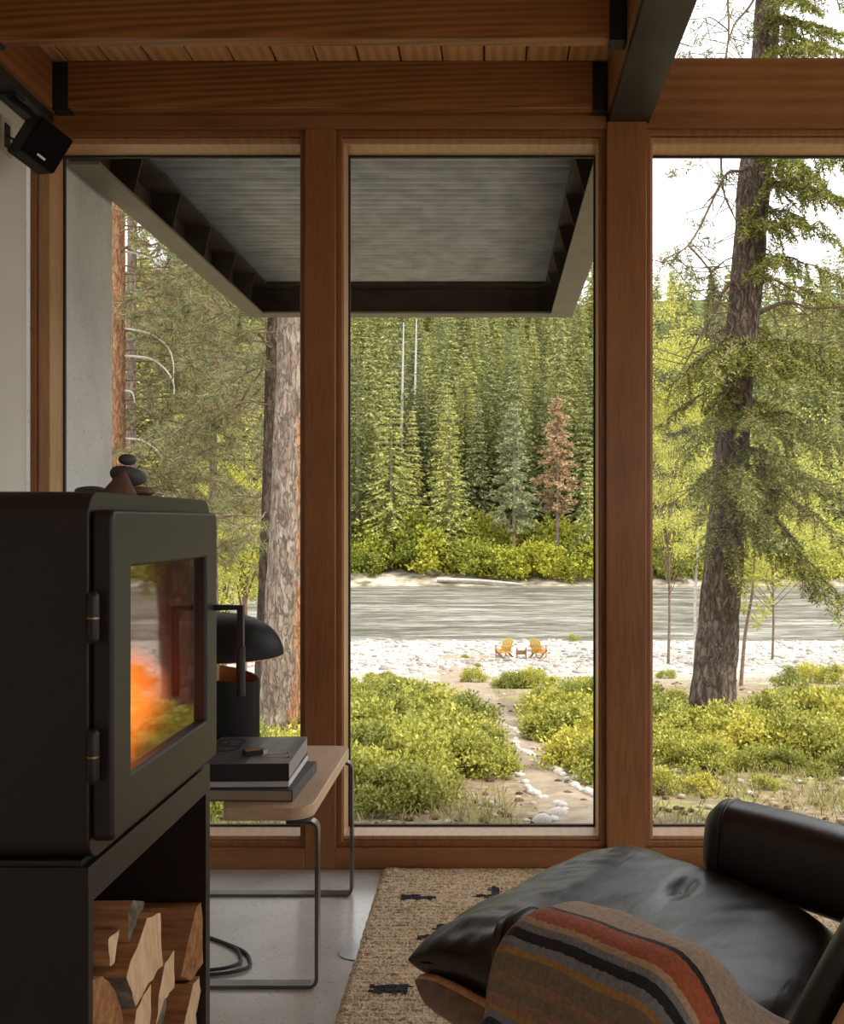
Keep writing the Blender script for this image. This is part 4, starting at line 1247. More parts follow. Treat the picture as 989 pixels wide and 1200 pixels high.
def gen_pine_far(seed, H, R, cs=0.2, n_br=90):
    """open crown of needle puffs"""
    rng = np.random.RandomState(seed); Vs = []; Fs = []; off = 0
    for i in range(n_br):
        t_ = (i + rng.rand()) / n_br; z = H * (cs + (1 - cs) * t_)
        Lb = R * (1 - t_) ** 0.7 * (0.5 + 0.6 * rng.rand()) * (0.6 + 0.4 * min(1, t_ * 5)) + 0.25
        a = rng.rand() * 6.28; o = np.array([math.cos(a), math.sin(a), 0])
        for q in range(2 + int(Lb * 1.6)):
            f = 0.3 + 0.7 * rng.rand()
            c_ = o * Lb * f + np.array([0, 0, z + 0.12 * Lb * f - 0.2 * Lb * f * f]) + rng.normal(size=3) * 0.14
            n = 16; D = rnd_unit(rng, n); D[:, 2] = np.abs(D[:, 2]) * 0.8 - 0.25
            D /= np.linalg.norm(D, axis=1, keepdims=True)
            L = 0.32 + 0.25 * rng.rand(n)
            V, F = leaves(np.tile(c_, (n, 1)), D, perp(D, rnd_unit(rng, n)), L, L * 0.15)
            Vs.append(V); Fs.append(F + off); off += len(V)
    return np.concatenate(Vs), np.concatenate(Fs)


def gen_bush(seed, rx, ry, rz, nblob, nleaf, ls, low=0.0, blob=0.32, upright=0.2):
    """crown of leaves gathered on blobs over an ellipsoid sitting on the ground"""
    rng = np.random.RandomState(seed); C_ = []
    for i in range(nblob):
        d = rnd_unit(rng, 1)[0]; d[2] = abs(d[2]) if rng.rand() < 0.8 else d[2] * 0.5
        r = 0.45 + 0.5 * rng.rand() ** 0.6
        C_.append((d[0] * rx * r, d[1] * ry * r, low + rz * (0.12 + 0.85 * max(0.0, d[2]) * r + 0.15 * rng.rand())))
    C_ = np.array(C_); k = rng.randint(0, nblob, nleaf)
    s_ = blob * min(rx, rz) * (0.6 + 0.8 * rng.rand(nblob))
    q = rnd_unit(rng, nleaf) * (rng.rand(nleaf, 1) ** 0.5)
    P = C_[k] + q * s_[k][:, None] * np.array([1.15, 1.15, 0.75])
    P[:, 2] = np.maximum(P[:, 2], 0.02 + 0.05 * rng.rand(nleaf))
    D = rnd_unit(rng, nleaf) + q * 0.6; D[:, 2] += upright; D /= np.linalg.norm(D, axis=1, keepdims=True)
    Rr = np.tile([0, 0, 1.0], (nleaf, 1)) + rng.normal(size=(nleaf, 3)) * 0.6
    L = ls * (0.6 + 0.8 * rng.rand(nleaf))
    return (*leaves(P, D, perp(D, Rr), L, L * 0.30), C_)


LF = {}
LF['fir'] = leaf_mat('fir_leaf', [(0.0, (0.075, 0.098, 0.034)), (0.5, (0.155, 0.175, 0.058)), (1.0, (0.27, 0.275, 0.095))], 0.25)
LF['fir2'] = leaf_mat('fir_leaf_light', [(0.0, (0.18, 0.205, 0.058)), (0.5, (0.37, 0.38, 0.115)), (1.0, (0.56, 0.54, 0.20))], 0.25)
LF['hill'] = leaf_mat('hill_fir_leaf', [(0.0, (0.13, 0.15, 0.060)), (0.5, (0.27, 0.285, 0.115)), (1.0, (0.44, 0.43, 0.19))], 0.25, True)
LF['hill2'] = leaf_mat('hill_fir_leaf_light', [(0.0, (0.18, 0.20, 0.075)), (0.5, (0.36, 0.36, 0.14)), (1.0, (0.53, 0.51, 0.23))], 0.25, True)
LF['blue'] = leaf_mat('pine_leaf_grey', [(0.0, (0.15, 0.175, 0.09)), (0.5, (0.30, 0.31, 0.17)), (1.0, (0.44, 0.43, 0.25))], 0.25)
LF['brown'] = leaf_mat('dead_needle', [(0.0, (0.24, 0.145, 0.075)), (0.5, (0.42, 0.28, 0.16)), (1.0, (0.56, 0.41, 0.25))], 0.2)
LF['bush'] = leaf_mat('bush_leaf', [(0.0, (0.16, 0.19, 0.030)), (0.5, (0.32, 0.34, 0.050)), (1.0, (0.50, 0.48, 0.10))], 0.4, True)
LF['shrub'] = leaf_mat('shrub_leaf', [(0.0, (0.19, 0.20, 0.040)), (0.5, (0.40, 0.40, 0.080)), (1.0, (0.62, 0.58, 0.17))], 0.4, True)
LF['decid'] = leaf_mat('spring_leaf', [(0.0, (0.25, 0.265, 0.050)), (0.5, (0.48, 0.475, 0.11)), (1.0, (0.66, 0.62, 0.21))], 0.45)
LF['pine'] = leaf_mat('pine_needle', [(0.0, (0.040, 0.048, 0.024)), (0.35, (0.155, 0.17, 0.085)), (0.8, (0.40, 0.405, 0.21)), (0.90, (0.30, 0.17, 0.075)), (1.0, (0.40, 0.24, 0.11))], 0.3)
LF['spray'] = leaf_mat('near_fir_needle', [(0.0, (0.065, 0.078, 0.022)), (0.5, (0.18, 0.195, 0.058)), (0.8, (0.38, 0.38, 0.11)), (1.0, (0.56, 0.52, 0.18))], 0.3)
LF['grass'] = leaf_mat('grass_blade', [(0.0, (0.15, 0.15, 0.04)), (0.5, (0.30, 0.29, 0.09)), (1.0, (0.46, 0.39, 0.20))], 0.35)
M['trunkfar'] = plain('far_trunk', (0.20, 0.15, 0.115), 0.95, 0, 0.1, 0.3, 3)
M['snag'] = plain('bleached_wood', (0.40, 0.37, 0.335), 0.9, 0, 0.1, 0.15, 3)
M['twig'] = plain('twig_wood', (0.15, 0.105, 0.075), 0.95, 0, 0.1, 0.3, 8)
M['deadtwig'] = plain('dead_branch', (0.42, 0.37, 0.33), 0.95, 0, 0.1, 0.3, 8)
M['barkgrey'] = bark_mat('bark_grey', (0.045, 0.034, 0.028), (0.27, 0.20, 0.155), (0.40, 0.33, 0.28), 17, 4.2, 0.4)
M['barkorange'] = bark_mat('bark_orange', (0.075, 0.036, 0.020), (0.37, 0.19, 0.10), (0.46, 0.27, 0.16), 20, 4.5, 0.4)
M['barkslim'] = bark_mat('bark_slim', (0.018, 0.013, 0.010), (0.085, 0.060, 0.045), (0.13, 0.095, 0.07), 16, 3.2, 0.5)
M['barkdark'] = bark_mat('bark_dark', (0.032, 0.023, 0.018), (0.175, 0.130, 0.10), (0.27, 0.205, 0.16), 12, 2.6, 0.8)


def tree_far(name, kind, x, y, H, R, label, group, mat, seed, dz=0.0, **kw):
    z = gz(x, y) - 0.3
    e = empty(name, (x, y, z + dz)); tag(e, label, 'tree', group)
    V, F = (gen_pine_far(seed, H, R, **kw) if kind == 'pine' else gen_conifer(seed, H, R, **kw))
    fast_mesh('foliage', V, F, LF[mat], e)
    MB().tube([(0, 0, 0), (0.05, 0, H * 0.5), (0, 0, H * 0.98)], [H * 0.012, H * 0.008, 0.02], 8).build('trunk', M['trunkfar'], e, local=True)
    return e


# trees standing along the far bank, one by one
def bankspot(u, Y): return (u - CX) * Y / FPX
def hgt(v_top, x, Y): return (CAMZ + (CY - v_top) * Y / FPX) - gz(x, Y) + 0.3


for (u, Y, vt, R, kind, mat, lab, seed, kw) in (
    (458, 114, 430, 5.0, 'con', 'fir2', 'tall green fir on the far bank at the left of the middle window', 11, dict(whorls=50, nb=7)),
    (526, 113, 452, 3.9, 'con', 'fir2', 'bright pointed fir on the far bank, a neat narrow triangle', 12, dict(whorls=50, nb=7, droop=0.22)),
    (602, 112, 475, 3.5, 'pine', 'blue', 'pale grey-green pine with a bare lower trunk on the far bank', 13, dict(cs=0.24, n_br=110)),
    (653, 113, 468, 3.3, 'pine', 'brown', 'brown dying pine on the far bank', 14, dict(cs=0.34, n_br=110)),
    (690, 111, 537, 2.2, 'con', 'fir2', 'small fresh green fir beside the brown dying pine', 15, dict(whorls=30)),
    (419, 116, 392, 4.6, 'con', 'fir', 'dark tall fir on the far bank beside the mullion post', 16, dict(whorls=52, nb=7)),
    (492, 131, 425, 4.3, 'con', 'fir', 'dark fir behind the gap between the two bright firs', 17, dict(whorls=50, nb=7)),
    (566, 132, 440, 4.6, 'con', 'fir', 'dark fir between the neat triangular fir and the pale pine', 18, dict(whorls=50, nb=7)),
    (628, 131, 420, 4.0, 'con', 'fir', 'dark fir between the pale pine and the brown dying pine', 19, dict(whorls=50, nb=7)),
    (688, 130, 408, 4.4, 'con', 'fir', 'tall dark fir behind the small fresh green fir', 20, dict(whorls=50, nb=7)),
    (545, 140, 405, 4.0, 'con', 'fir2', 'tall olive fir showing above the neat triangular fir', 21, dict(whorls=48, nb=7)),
):
    x = bankspot(u, Y)
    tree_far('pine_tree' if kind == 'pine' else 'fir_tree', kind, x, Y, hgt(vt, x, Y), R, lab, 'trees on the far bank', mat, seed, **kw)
for (u, vt, vb, lab) in ((469, 378, 432, 'bare white snag on the hillside, the shorter of two'), (484, 374, 432, 'bare white snag on the hillside, the longer leaning one')):
    Y = 141; x = bankspot(u, Y); z0 = gz(x, Y)
    top = at(u + 4, vt, Y)
    b = MB().tube([(x, Y, z0), ((x + top.x) / 2, Y, (z0 + top.z) / 2), tuple(top)], [0.26, 0.2, 0.08], 8)
    for k in range(5):
        f = 0.6 + 0.07 * k; c_ = Vector((x, Y, z0)).lerp(top, f); b.tube([c_, c_ + Vector((0.9 * (-1) ** k, 0.2, 0.3))], [0.05, 0.02], 5)
    tag(b.build('dead_snag', M['snag']), lab, 'dead tree', 'white snags on the hillside')

# hillside conifers: six prototypes, copied one by one
protos = []
for k, (H, R, mat, kw) in enumerate(((21, 3.3, 'hill', dict(whorls=36)), (18, 2.7, 'hill2', dict(whorls=32)), (24, 3.6, 'hill', dict(whorls=38, droop=0.4)), (16, 2.8, 'hill2', dict(whorls=30, droop=0.2)), (20, 3.0, 'hill', dict(whorls=34)))):
    V, F = gen_conifer(60 + k, H, R, nb=6, sz=0.80, **kw)
    o = fast_mesh('hillside_fir', V, F, LF[mat])
    mb = MB().tube([(0, 0, -1.5), (0, 0, H * 0.9)], [0.25, 0.04], 6)
    n0 = len(o.data.vertices)
    protos.append([o, False])
rng = np.random.RandomState(5)
spots = []
Y = 124.0
while Y < 300:
    step = 3.6 + (Y - 124) * 0.035
    for u in np.arange(-160, 1080, step / Y * FPX * 1.25):
        uu = u + rng.normal() * step / Y * FPX * 0.3
        yy = Y + rng.normal() * step * 0.35
        spots.append((bankspot(uu, yy), yy))
    Y += step * 1.55
print('hill spots', len(spots))
order = rng.permutation(len(spots)); near = sorted(spots, key=lambda p_: (CX + p_[0] * FPX / p_[1] < 205, p_[1]))
indiv = near[:285]; rest = near[285:]
HL = ['dark conical fir on the hillside among many like it', 'lighter green narrow fir on the hillside among many like it', 'dark drooping fir on the hillside among many like it', 'small yellow-green fir on the hillside among many like it', 'grey-green fir on the hillside among many like it']
for (x, y) in indiv:
    k = rng.choice(5, p=[0.28, 0.22, 0.2, 0.15, 0.15])
    pr = protos[k]
    if not pr[1]: o = pr[0]; pr[1] = True
    else: o = pr[0].copy(); C.objects.link(o)
    o.location = (x, y, gz(x, y) - 0.4); o.rotation_euler = (0, 0, rng.rand() * 6.28); s_ = 0.75 + 0.55 * rng.rand(); o.scale = (s_, s_, s_ * (0.9 + 0.25 * rng.rand()))
    tag(o, HL[k], 'tree', 'hillside firs, ' + ['dark conical', 'light narrow', 'dark drooping', 'small yellow-green', 'grey-green'][k])
if rest:
    Vs = []; Fs = []; off = 0
    base = [gen_conifer(90 + k, 20, 3.3, whorls=26, nb=6, sz=1.0) for k in range(3)]
    for (x, y) in rest:
        V, F = base[rng.randint(3)]; s_ = 0.8 + 0.5 * rng.rand(); a = rng.rand() * 6.28
        Rm = np.array([[math.cos(a), -math.sin(a), 0], [math.sin(a), math.cos(a), 0], [0, 0, 1]])
        Vs.append(V @ Rm.T * s_ + np.array([x, y, gz(x, y) - 0.4])); Fs.append(F + off); off += len(V)
    tag(fast_mesh('forest', np.concatenate(Vs), np.concatenate(Fs), LF['hill']), 'distant conifer forest covering the upper hillside', 'forest', kind='stuff')

# bright bushes along the far bank
bp = [gen_bush(200 + k, 2.4, 2.0, 3.2, 26, 1500, 0.30) for k in range(4)]
bo = []
for k in range(4):
    o = fast_mesh('bank_bush', bp[k][0], bp[k][1], LF['bush']); bo.append([o, False])
rng = np.random.RandomState(9)
us = list(np.linspace(235, 1060, 74)) + list(np.linspace(238, 1058, 44))
for i, u in enumerate(us):
    Y = (109.5 if u < 545 else 107.6) + rng.rand() * 4.5 if i < 74 else 114 + rng.rand() * 4; x = bankspot(u + rng.normal() * 4, Y)
    k = rng.randint(4); pr = bo[k]
    if not pr[1]: o = pr[0]; pr[1] = True
    else: o = pr[0].copy(); C.objects.link(o)
    big = 1.0 + 0.8 * rng.rand() if i < 74 else 1.5 + 0.8 * rng.rand()
    if 470 < u < 520 or 395 < u < 440: big *= 1.1
    o.location = (x, Y, gz(x, Y) - 0.2); o.rotation_euler = (0, 0, rng.rand() * 6.28); o.scale = (0.8 * big, 0.8 * big, 0.78 * big)
    tag(o, *(('bright yellow-green bush in the front row along the far riverbank', 'bush', 'bushes along the far riverbank') if i < 74 else ('taller yellow-green bush in the back row under the far firs', 'bush', 'bushes behind the front row under the far firs')))
# driftwood and root wad on the far bank
a = at(512, 680, 106.6); c_ = at(612, 687, 105.4)
a.z = gz(a.x, a.y) + 0.35; c_.z = gz(c_.x, c_.y) + 0.28
b = MB().tube(smooth_path([a, a.lerp(c_, 0.5) + Vector((0, 0.1, 0.12)), c_], 6), [0.26 - 0.14 * i / 12 for i in range(13)], 8)
tag(b.build('driftwood_log', M['snag']), 'long bleached driftwood log at the far waterline', 'log')

# ------------------------------------------------------------------ near trees
def trunk_mesh(name, path, rad, mat, parent, n=40, amp=0.06, seed=0, step=0.05, flare=0.0):
    P = smooth_path(path, max(2, int((Vector(path[0]) - Vector(path[-1])).length / (len(path) - 1) / step)))
    m_ = len(P); rows = []
    for i, p_ in enumerate(P):
        t_ = i / (m_ - 1); r = float(np.interp(t_ * (len(rad) - 1), range(len(rad)), rad))
        row = []
        for k in range(n):
            a = 2 * PI * k / n
            q = Vector((math.cos(a) * 2.2 * r / 0.2, math.sin(a) * 2.2 * r / 0.2, p_.z * 0.9))
            h = abs(mnoise.noise(q * 1.4 + Vector((seed, 0, 0)))) + 0.5 * abs(mnoise.noise(q * 3.1 + Vector((0, seed, 0))))
            fl_ = flare * max(0, 1 - (p_.z - P[0].z) / 0.7) ** 2 * (0.6 + 0.6 * abs(math.sin(a * 2.5 + seed)))
            rr = r * (1 + amp * (h - 0.3) * 2) + fl_
            row.append((p_.x + rr * math.cos(a), p_.y + rr * math.sin(a), p_.z))
        rows.append(row + [row[0]])
    b = MB(); b.grid(rows)
    o = b.build(name, mat, parent, local=False, merge=0.0005, angle=70)
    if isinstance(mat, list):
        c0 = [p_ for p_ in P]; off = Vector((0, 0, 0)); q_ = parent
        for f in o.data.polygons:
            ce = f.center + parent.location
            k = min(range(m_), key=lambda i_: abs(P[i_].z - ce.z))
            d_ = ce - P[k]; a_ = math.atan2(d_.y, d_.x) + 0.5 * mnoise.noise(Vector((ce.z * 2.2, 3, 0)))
            f.material_index = 1 if -0.75 < a_ < 0.55 else 0  # faces turned towards +x take the second material
    return o


def needle_clump(rng, c_, d, n=34, L=0.17, B=0.0045):
    D = rnd_unit(rng, n) * 0.85 + np.asarray(d) * 0.65; D /= np.linalg.norm(D, axis=1, keepdims=True)
    P = np.asarray(c_) + rng.normal(size=(n, 3)) * 0.02 - np.asarray(d) * (rng.rand(n, 1) * 0.12)
    l = L * (0.7 + 0.5 * rng.rand(n))
    return leaves(P, D, perp(D, rnd_unit(rng, n)), l, np.full(n, B))


def pine_limbs(seed, base_fn, zlist, Lr, az_fn, droop, clump_kw, twigs=5):
    """limbs with side twigs ending in needle clumps -> (limb MB, V, F)"""
    rng = np.random.RandomState(seed); limb = MB(); Vs = []; Fs = []; off = 0
    for z in zlist:
        az = az_fn(rng); L = Lr[0] + (Lr[1] - Lr[0]) * rng.rand()
        o = Vector((math.cos(az), math.sin(az), 0)); p0 = base_fn(z)
        pts = []
        for k in range(7):
            f = k / 6
            pts.append(p0 + o * L * f + Vector((0, 0, -droop * L * f * f + 0.10 * L * f)) + Vector(rng.normal(size=3) * 0.07 * L * f))
        sp_ = smooth_path(pts, 3)
        limb.tube(sp_, [0.014 * (1 - 0.8 * i / (len(sp_) - 1)) * (0.5 + L * 0.3) for i in range(len(sp_))], 6)
        nt_ = int(twigs * L)
        for q in range(nt_):
            f = 0.25 + 0.75 * (q + rng.rand()) / nt_
            c0 = sp_[min(int(f * (len(sp_) - 1)), len(sp_) - 1)]
            s_ = Vector((-o.y, o.x, 0)) * (1 if q % 2 else -1)
            d = (o * 0.6 + s_ * (0.9 * rng.rand() + 0.2) + Vector((0, 0, rng.normal() * 0.5 - 0.15))).normalized()
            tl = (0.25 + 0.45 * rng.rand()) * (1.2 - 0.5 * f)
            c1 = c0 + d * tl + Vector((0, 0, -0.1 * tl))
            limb.tube([c0, c0.lerp(c1, 0.5) + Vector((0, 0, 0.02)), c1], [0.009, 0.006, 0.004], 5, cap=False)
            for h in range(3):
                cc = c0.lerp(c1, 0.5 + 0.25 * h)
                V, F = needle_clump(rng, cc, d, **clump_kw); Vs.append(V); Fs.append(F + off); off += len(V)
    return limb, np.concatenate(Vs), np.concatenate(Fs)


def near_pine(name, label, path, rad, bark, seed, zs, Lr, az, droop, ckw, twigs, dead=(), amp=0.06, flare=0.05, nseg=40, nmat='pine'):
    base = Vector(path[0]); e = empty(name, base); tag(e, label, 'tree')
    trunk_mesh('trunk', path, rad, bark, e, nseg, amp, seed, flare=flare)
    Pz = [p_[2] for p_ in path]
    def bfn(z): return Vector((float(np.interp(z, Pz, [p_[0] for p_ in path])), float(np.interp(z, Pz, [p_[1] for p_ in path])), z))
    if zs is not None:
        limb, V, F = pine_limbs(seed + 1, bfn, zs, Lr, az, droop, ckw, twigs)
        limb.build('branches', M['twig'], e, recalc=False)
        fo_ = fast_mesh('foliage', V - np.array(base), F, LF[nmat], e)
    for D in dead:
        P = smooth_path(D, 5)
        MB().tube(P, [0.020 * (1 - 0.75 * i / (len(P) - 1)) for i in range(len(P))], 6).build('dead_branch', M['deadtwig'], e)
    return e


zz = lambda v, Y: CAMZ + (CY - v) * Y / FPX
# big grey trunk in the stove window
Y = 10.0
b0 = ground(328, 868)
path = [tuple(at(326, 905, Y)), tuple(at(327, 860, Y)), tuple(at(331, 760, Y)), tuple(at(336, 640, Y)), tuple(at(340, 500, Y)), tuple(at(342, 375, Y)), tuple(at(344, 180, Y)), tuple(at(346, -200, Y))]
path[0] = (path[0][0], Y, gz(path[0][0], Y) - 0.1)
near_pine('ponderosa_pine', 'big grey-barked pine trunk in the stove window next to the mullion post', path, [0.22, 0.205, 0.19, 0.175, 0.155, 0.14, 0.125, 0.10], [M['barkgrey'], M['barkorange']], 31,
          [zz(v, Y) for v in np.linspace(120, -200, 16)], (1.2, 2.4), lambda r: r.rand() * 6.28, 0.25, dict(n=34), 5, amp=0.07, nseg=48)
# slim dark trunk beside it
Y = 11.5
path = [(at(309, 800, Y).x, Y, gz(at(309, 800, Y).x, Y) - 0.1), tuple(at(311, 760, Y)), tuple(at(317, 600, Y)), tuple(at(319, 480, Y)), tuple(at(322, 375, Y)), tuple(at(328, 180, Y)), tuple(at(330, -150, Y))]
near_pine('ponderosa_pine', 'slim dark pine trunk close behind the big grey trunk', path, [0.12, 0.11, 0.10, 0.092, 0.085, 0.07, 0.05], M['barkslim'], 35,
          [zz(v, Y) for v in np.sort(np.random.RandomState(2).uniform(120, 690, 24))[::-1]], (0.5, 1.8), lambda r: PI + r.normal() * 0.85, 0.45, dict(n=40, L=0.125, B=0.0036), 6)
# orange trunk against the concrete wall, with bleached lower branches
Y = 15.0
dead = []
for (v0, pts) in ((385, ((132 + 14, 385), (172, 390), (195, 405), (203, 425), (203, 450))), (417, ((146, 417), (175, 420), (193, 432), (203, 448), (204, 462))), (458, ((146, 458), (155, 460), (158, 472))), (515, ((146, 514), (166, 516), (184, 528), (190, 540))), (298, ((148, 295), (170, 300), (190, 312)))):
    dead.append([tuple(at(u, v, Y - 0.25 * i)) for i, (u, v) in enumerate(pts)])
x0 = at(138, 0, Y).x
path = [(x0 - 0.05, Y, gz(x0, Y) - 0.1), tuple(at(138, 600, Y)), tuple(at(138.5, 420, Y)), tuple(at(138.5, 250, Y)), tuple(at(139, 60, Y)), tuple(at(143, -150, Y))]
near_pine('ponderosa_pine', 'orange-barked pine trunk beside the concrete wall outside', path, [0.125, 0.11, 0.104, 0.10, 0.09, 0.08], M['barkorange'], 38,
          [zz(v, Y) for v in np.linspace(640, 150, 44)], (1.1, 2.9), lambda r: r.normal() * 0.6 - 0.1, 0.30, dict(n=40, L=0.135, B=0.0042), 6, dead=dead)
Y = 17.5
x0 = at(153, 0, Y).x
path = [(x0, Y, gz(x0, Y) - 0.1), tuple(at(153, 600, Y)), tuple(at(154, 420, Y)), tuple(at(155, 250, Y)), tuple(at(156, 0, Y))]
near_pine('ponderosa_pine', 'thin grey pine trunk showing behind the orange-barked trunk', path, [0.10, 0.09, 0.085, 0.08, 0.07], M['barkgrey'], 44,
          [zz(v, Y) for v in np.linspace(600, 190, 26)], (1.2, 3.2), lambda r: r.normal() * 0.6, 0.28, dict(n=38, L=0.15, B=0.0052), 5)
Y = 21.0
x0 = at(252, 0, Y).x
path = [(x0, Y, gz(x0, Y) - 0.1), tuple(at(250, 600, Y)), tuple(at(250, 420, Y)), tuple(at(252, 250, Y)), tuple(at(252, 60, Y))]
near_pine('ponderosa_pine', 'needle-laden pine farthest back between the orange trunk and the big grey trunk', path, [0.09, 0.08, 0.07, 0.06, 0.05], M['barkdark'], 47,
          [zz(v, Y) for v in np.linspace(520, 170, 22)], (1.0, 2.4), lambda r: r.rand() * 6.28, 0.28, dict(n=36, L=0.16, B=0.0062), 5)


# leafy spring trees
def leafy_tree(label, x, Y, zc0, zc1, rx, nblob, nleaf, ls, seed, trunk_r=0.10, blob=0.30):
    z0 = gz(x, Y); e = empty('leafy_tree', (x, Y, z0)); tag(e, label, 'tree')
    V, F, Cc = gen_bush(seed, rx, rx * 0.8, zc1 - zc0, nblob, nleaf, ls, low=zc0 - z0, blob=blob)
    fast_mesh('foliage', V, F, LF['decid'], e)
    b = MB(); b.tube([(0, 0, -0.1), (0.05, 0, (zc0 - z0) * 0.6), (0, 0, zc0 - z0 + (zc1 - zc0) * 0.6)], [trunk_r, trunk_r * 0.8, trunk_r * 0.3], 8)
    for c_ in Cc[::7]:
        zb_ = (zc0 - z0) * 0.7 + 0.3 * max(0.0, c_[2] - (zc0 - z0))
        b.tube([(0, 0, zb_), (c_[0] * 0.45, c_[1] * 0.45, (zb_ + c_[2]) / 2 + 0.1), tuple(c_)], [trunk_r * 0.35, trunk_r * 0.22, trunk_r * 0.08], 5, cap=False)
    b.build('trunk', M['twig'], e, local=True, recalc=False)
    return e


Y = 27.0
leafy_tree('yellow-green leafy tree behind the slim dark trunk in the stove window', at(285, 0, Y).x, Y, zz(720, Y), zz(470, Y), 1.35, 70, 15000, 0.085, 301)
Y = 32.0
leafy_tree('lower yellow-green leafy tree behind the stove and lamp', at(262, 0, Y).x, Y, zz(735, Y), zz(560, Y), 1.3, 60, 13000, 0.095, 302)
Y = 38.0
leafy_tree('tall pale leafy tree at the left of the right window', at(783, 0, Y).x, Y, zz(690, Y), zz(325, Y), 2.3, 150, 34000, 0.085, 303, 0.06, 0.2)
Y = 44.0
leafy_tree('wide leafy tree low behind the leaning fir trunk', at(905, 0, Y).x, Y, zz(705, Y), zz(470, Y), 3.6, 130, 26000, 0.10, 304, 0.06, 0.25)

# the leaning fir in the right window
Y = 12.8
tb0 = ground(835, 842); Y = tb0.y
ft = empty('leaning_fir', (tb0.x, Y, tb0.z)); tag(ft, 'big leaning fir with rough dark bark and drooping sprays in the right window', 'tree')
tp_ = [(833, 850), (835, 820), (841, 740), (849, 640), (856, 550), (864, 440), (875, 330), (885, 200), (896, 60), (902, -60), (909, -260)]
tpath = [tuple(at(u, v, Y)) for (u, v) in tp_]
tpath[0] = (tpath[0][0], Y, tb0.z - 0.1)
k_ = Y / FPX
trunk_mesh('trunk', tpath, [r_ * k_ for r_ in (27, 25.5, 23.5, 21.5, 20, 19, 18.5, 18, 14.5, 12.5, 9)], M['barkdark'], ft, 60, 0.10, 71, step=0.035, flare=0.05)


def tbase(v):
    return Vector((np.interp(v, [p_[1] for p_ in tp_][::-1], [p_[0] for p_ in tp_][::-1]), v, 0))


def fir_branch(rng, limb, Vs, Fs, off, p0, p1, sag, wid, dense=1.0, start=0.15):
    p0 = Vector(p0); p1 = Vector(p1); n = 13; L = (p1 - p0).length
    sp_ = []
    for i in range(n):
        f = i / (n - 1)
        sp_.append(p0.lerp(p1, f) + Vector((0, 0, sag * 4 * f * (1 - f))) + Vector(rng.normal(size=3) * 0.012 * L))
    limb.tube(sp_, [0.020 * (0.5 + 0.25 * L) * (1 - 0.85 * i / (n - 1)) for i in range(n)], 6)
    o = (p1 - p0).normalized(); side = o.cross(Vector((0, 0, 1))).normalized()
    nt_ = int(L / 0.042 * dense)
    for q in range(nt_):
        f = start + (1 - start) * (q + rng.rand()) / nt_
        ii = f * (n - 1); i0 = min(int(ii), n - 2); c0 = sp_[i0].lerp(sp_[i0 + 1], ii - i0)
        sg = 1 if q % 2 else -1
        tl = wid * (0.35 + 0.65 * rng.rand()) * (1.05 - 0.75 * f)
        d = (o * (0.55 + 0.2 * rng.rand()) + side * sg * 0.8 + Vector((0, 0, -0.25 - 0.35 * rng.rand()))).normalized()
        if rng.rand() < 0.25: d = (o * 0.3 + side * sg * 0.25 + Vector((0, 0, -1))).normalized()
        k = max(4, int(tl / 0.0125))
        ts = (np.arange(k) + rng.rand(k) * 0.5) / k
        dv = np.array(d); base = np.array(c0) + np.outer(ts * tl, dv) + np.outer(-0.18 * tl * ts ** 2, [0, 0, 1.0])
        sd = np.array(d.cross(Vector((0, 0, 1))).normalized())
        if tl > 0.16: limb.tube([tuple(base[0]), tuple(base[k // 2]), tuple(base[-1])], [0.005, 0.004, 0.002], 4, cap=False)
        for m_ in (-1, 1, 0):
            D = dv * 0.55 + sd * m_ * 0.85 + rng.normal(size=(k, 3)) * 0.22 + np.array([0, 0, 0.35 if m_ == 0 else -0.05])
            D = D / np.linalg.norm(D, axis=1, keepdims=True)
            ln = 0.058 * (0.7 + 0.6 * rng.rand(k))
            V, F = leaves(base, D, perp(D, rnd_unit(rng, k) * 0.6 + np.array([0, 0, 1.0])), ln, np.full(k, 0.0085))
            Vs.append(V); Fs.append(F + off[0]); off[0] += len(V)


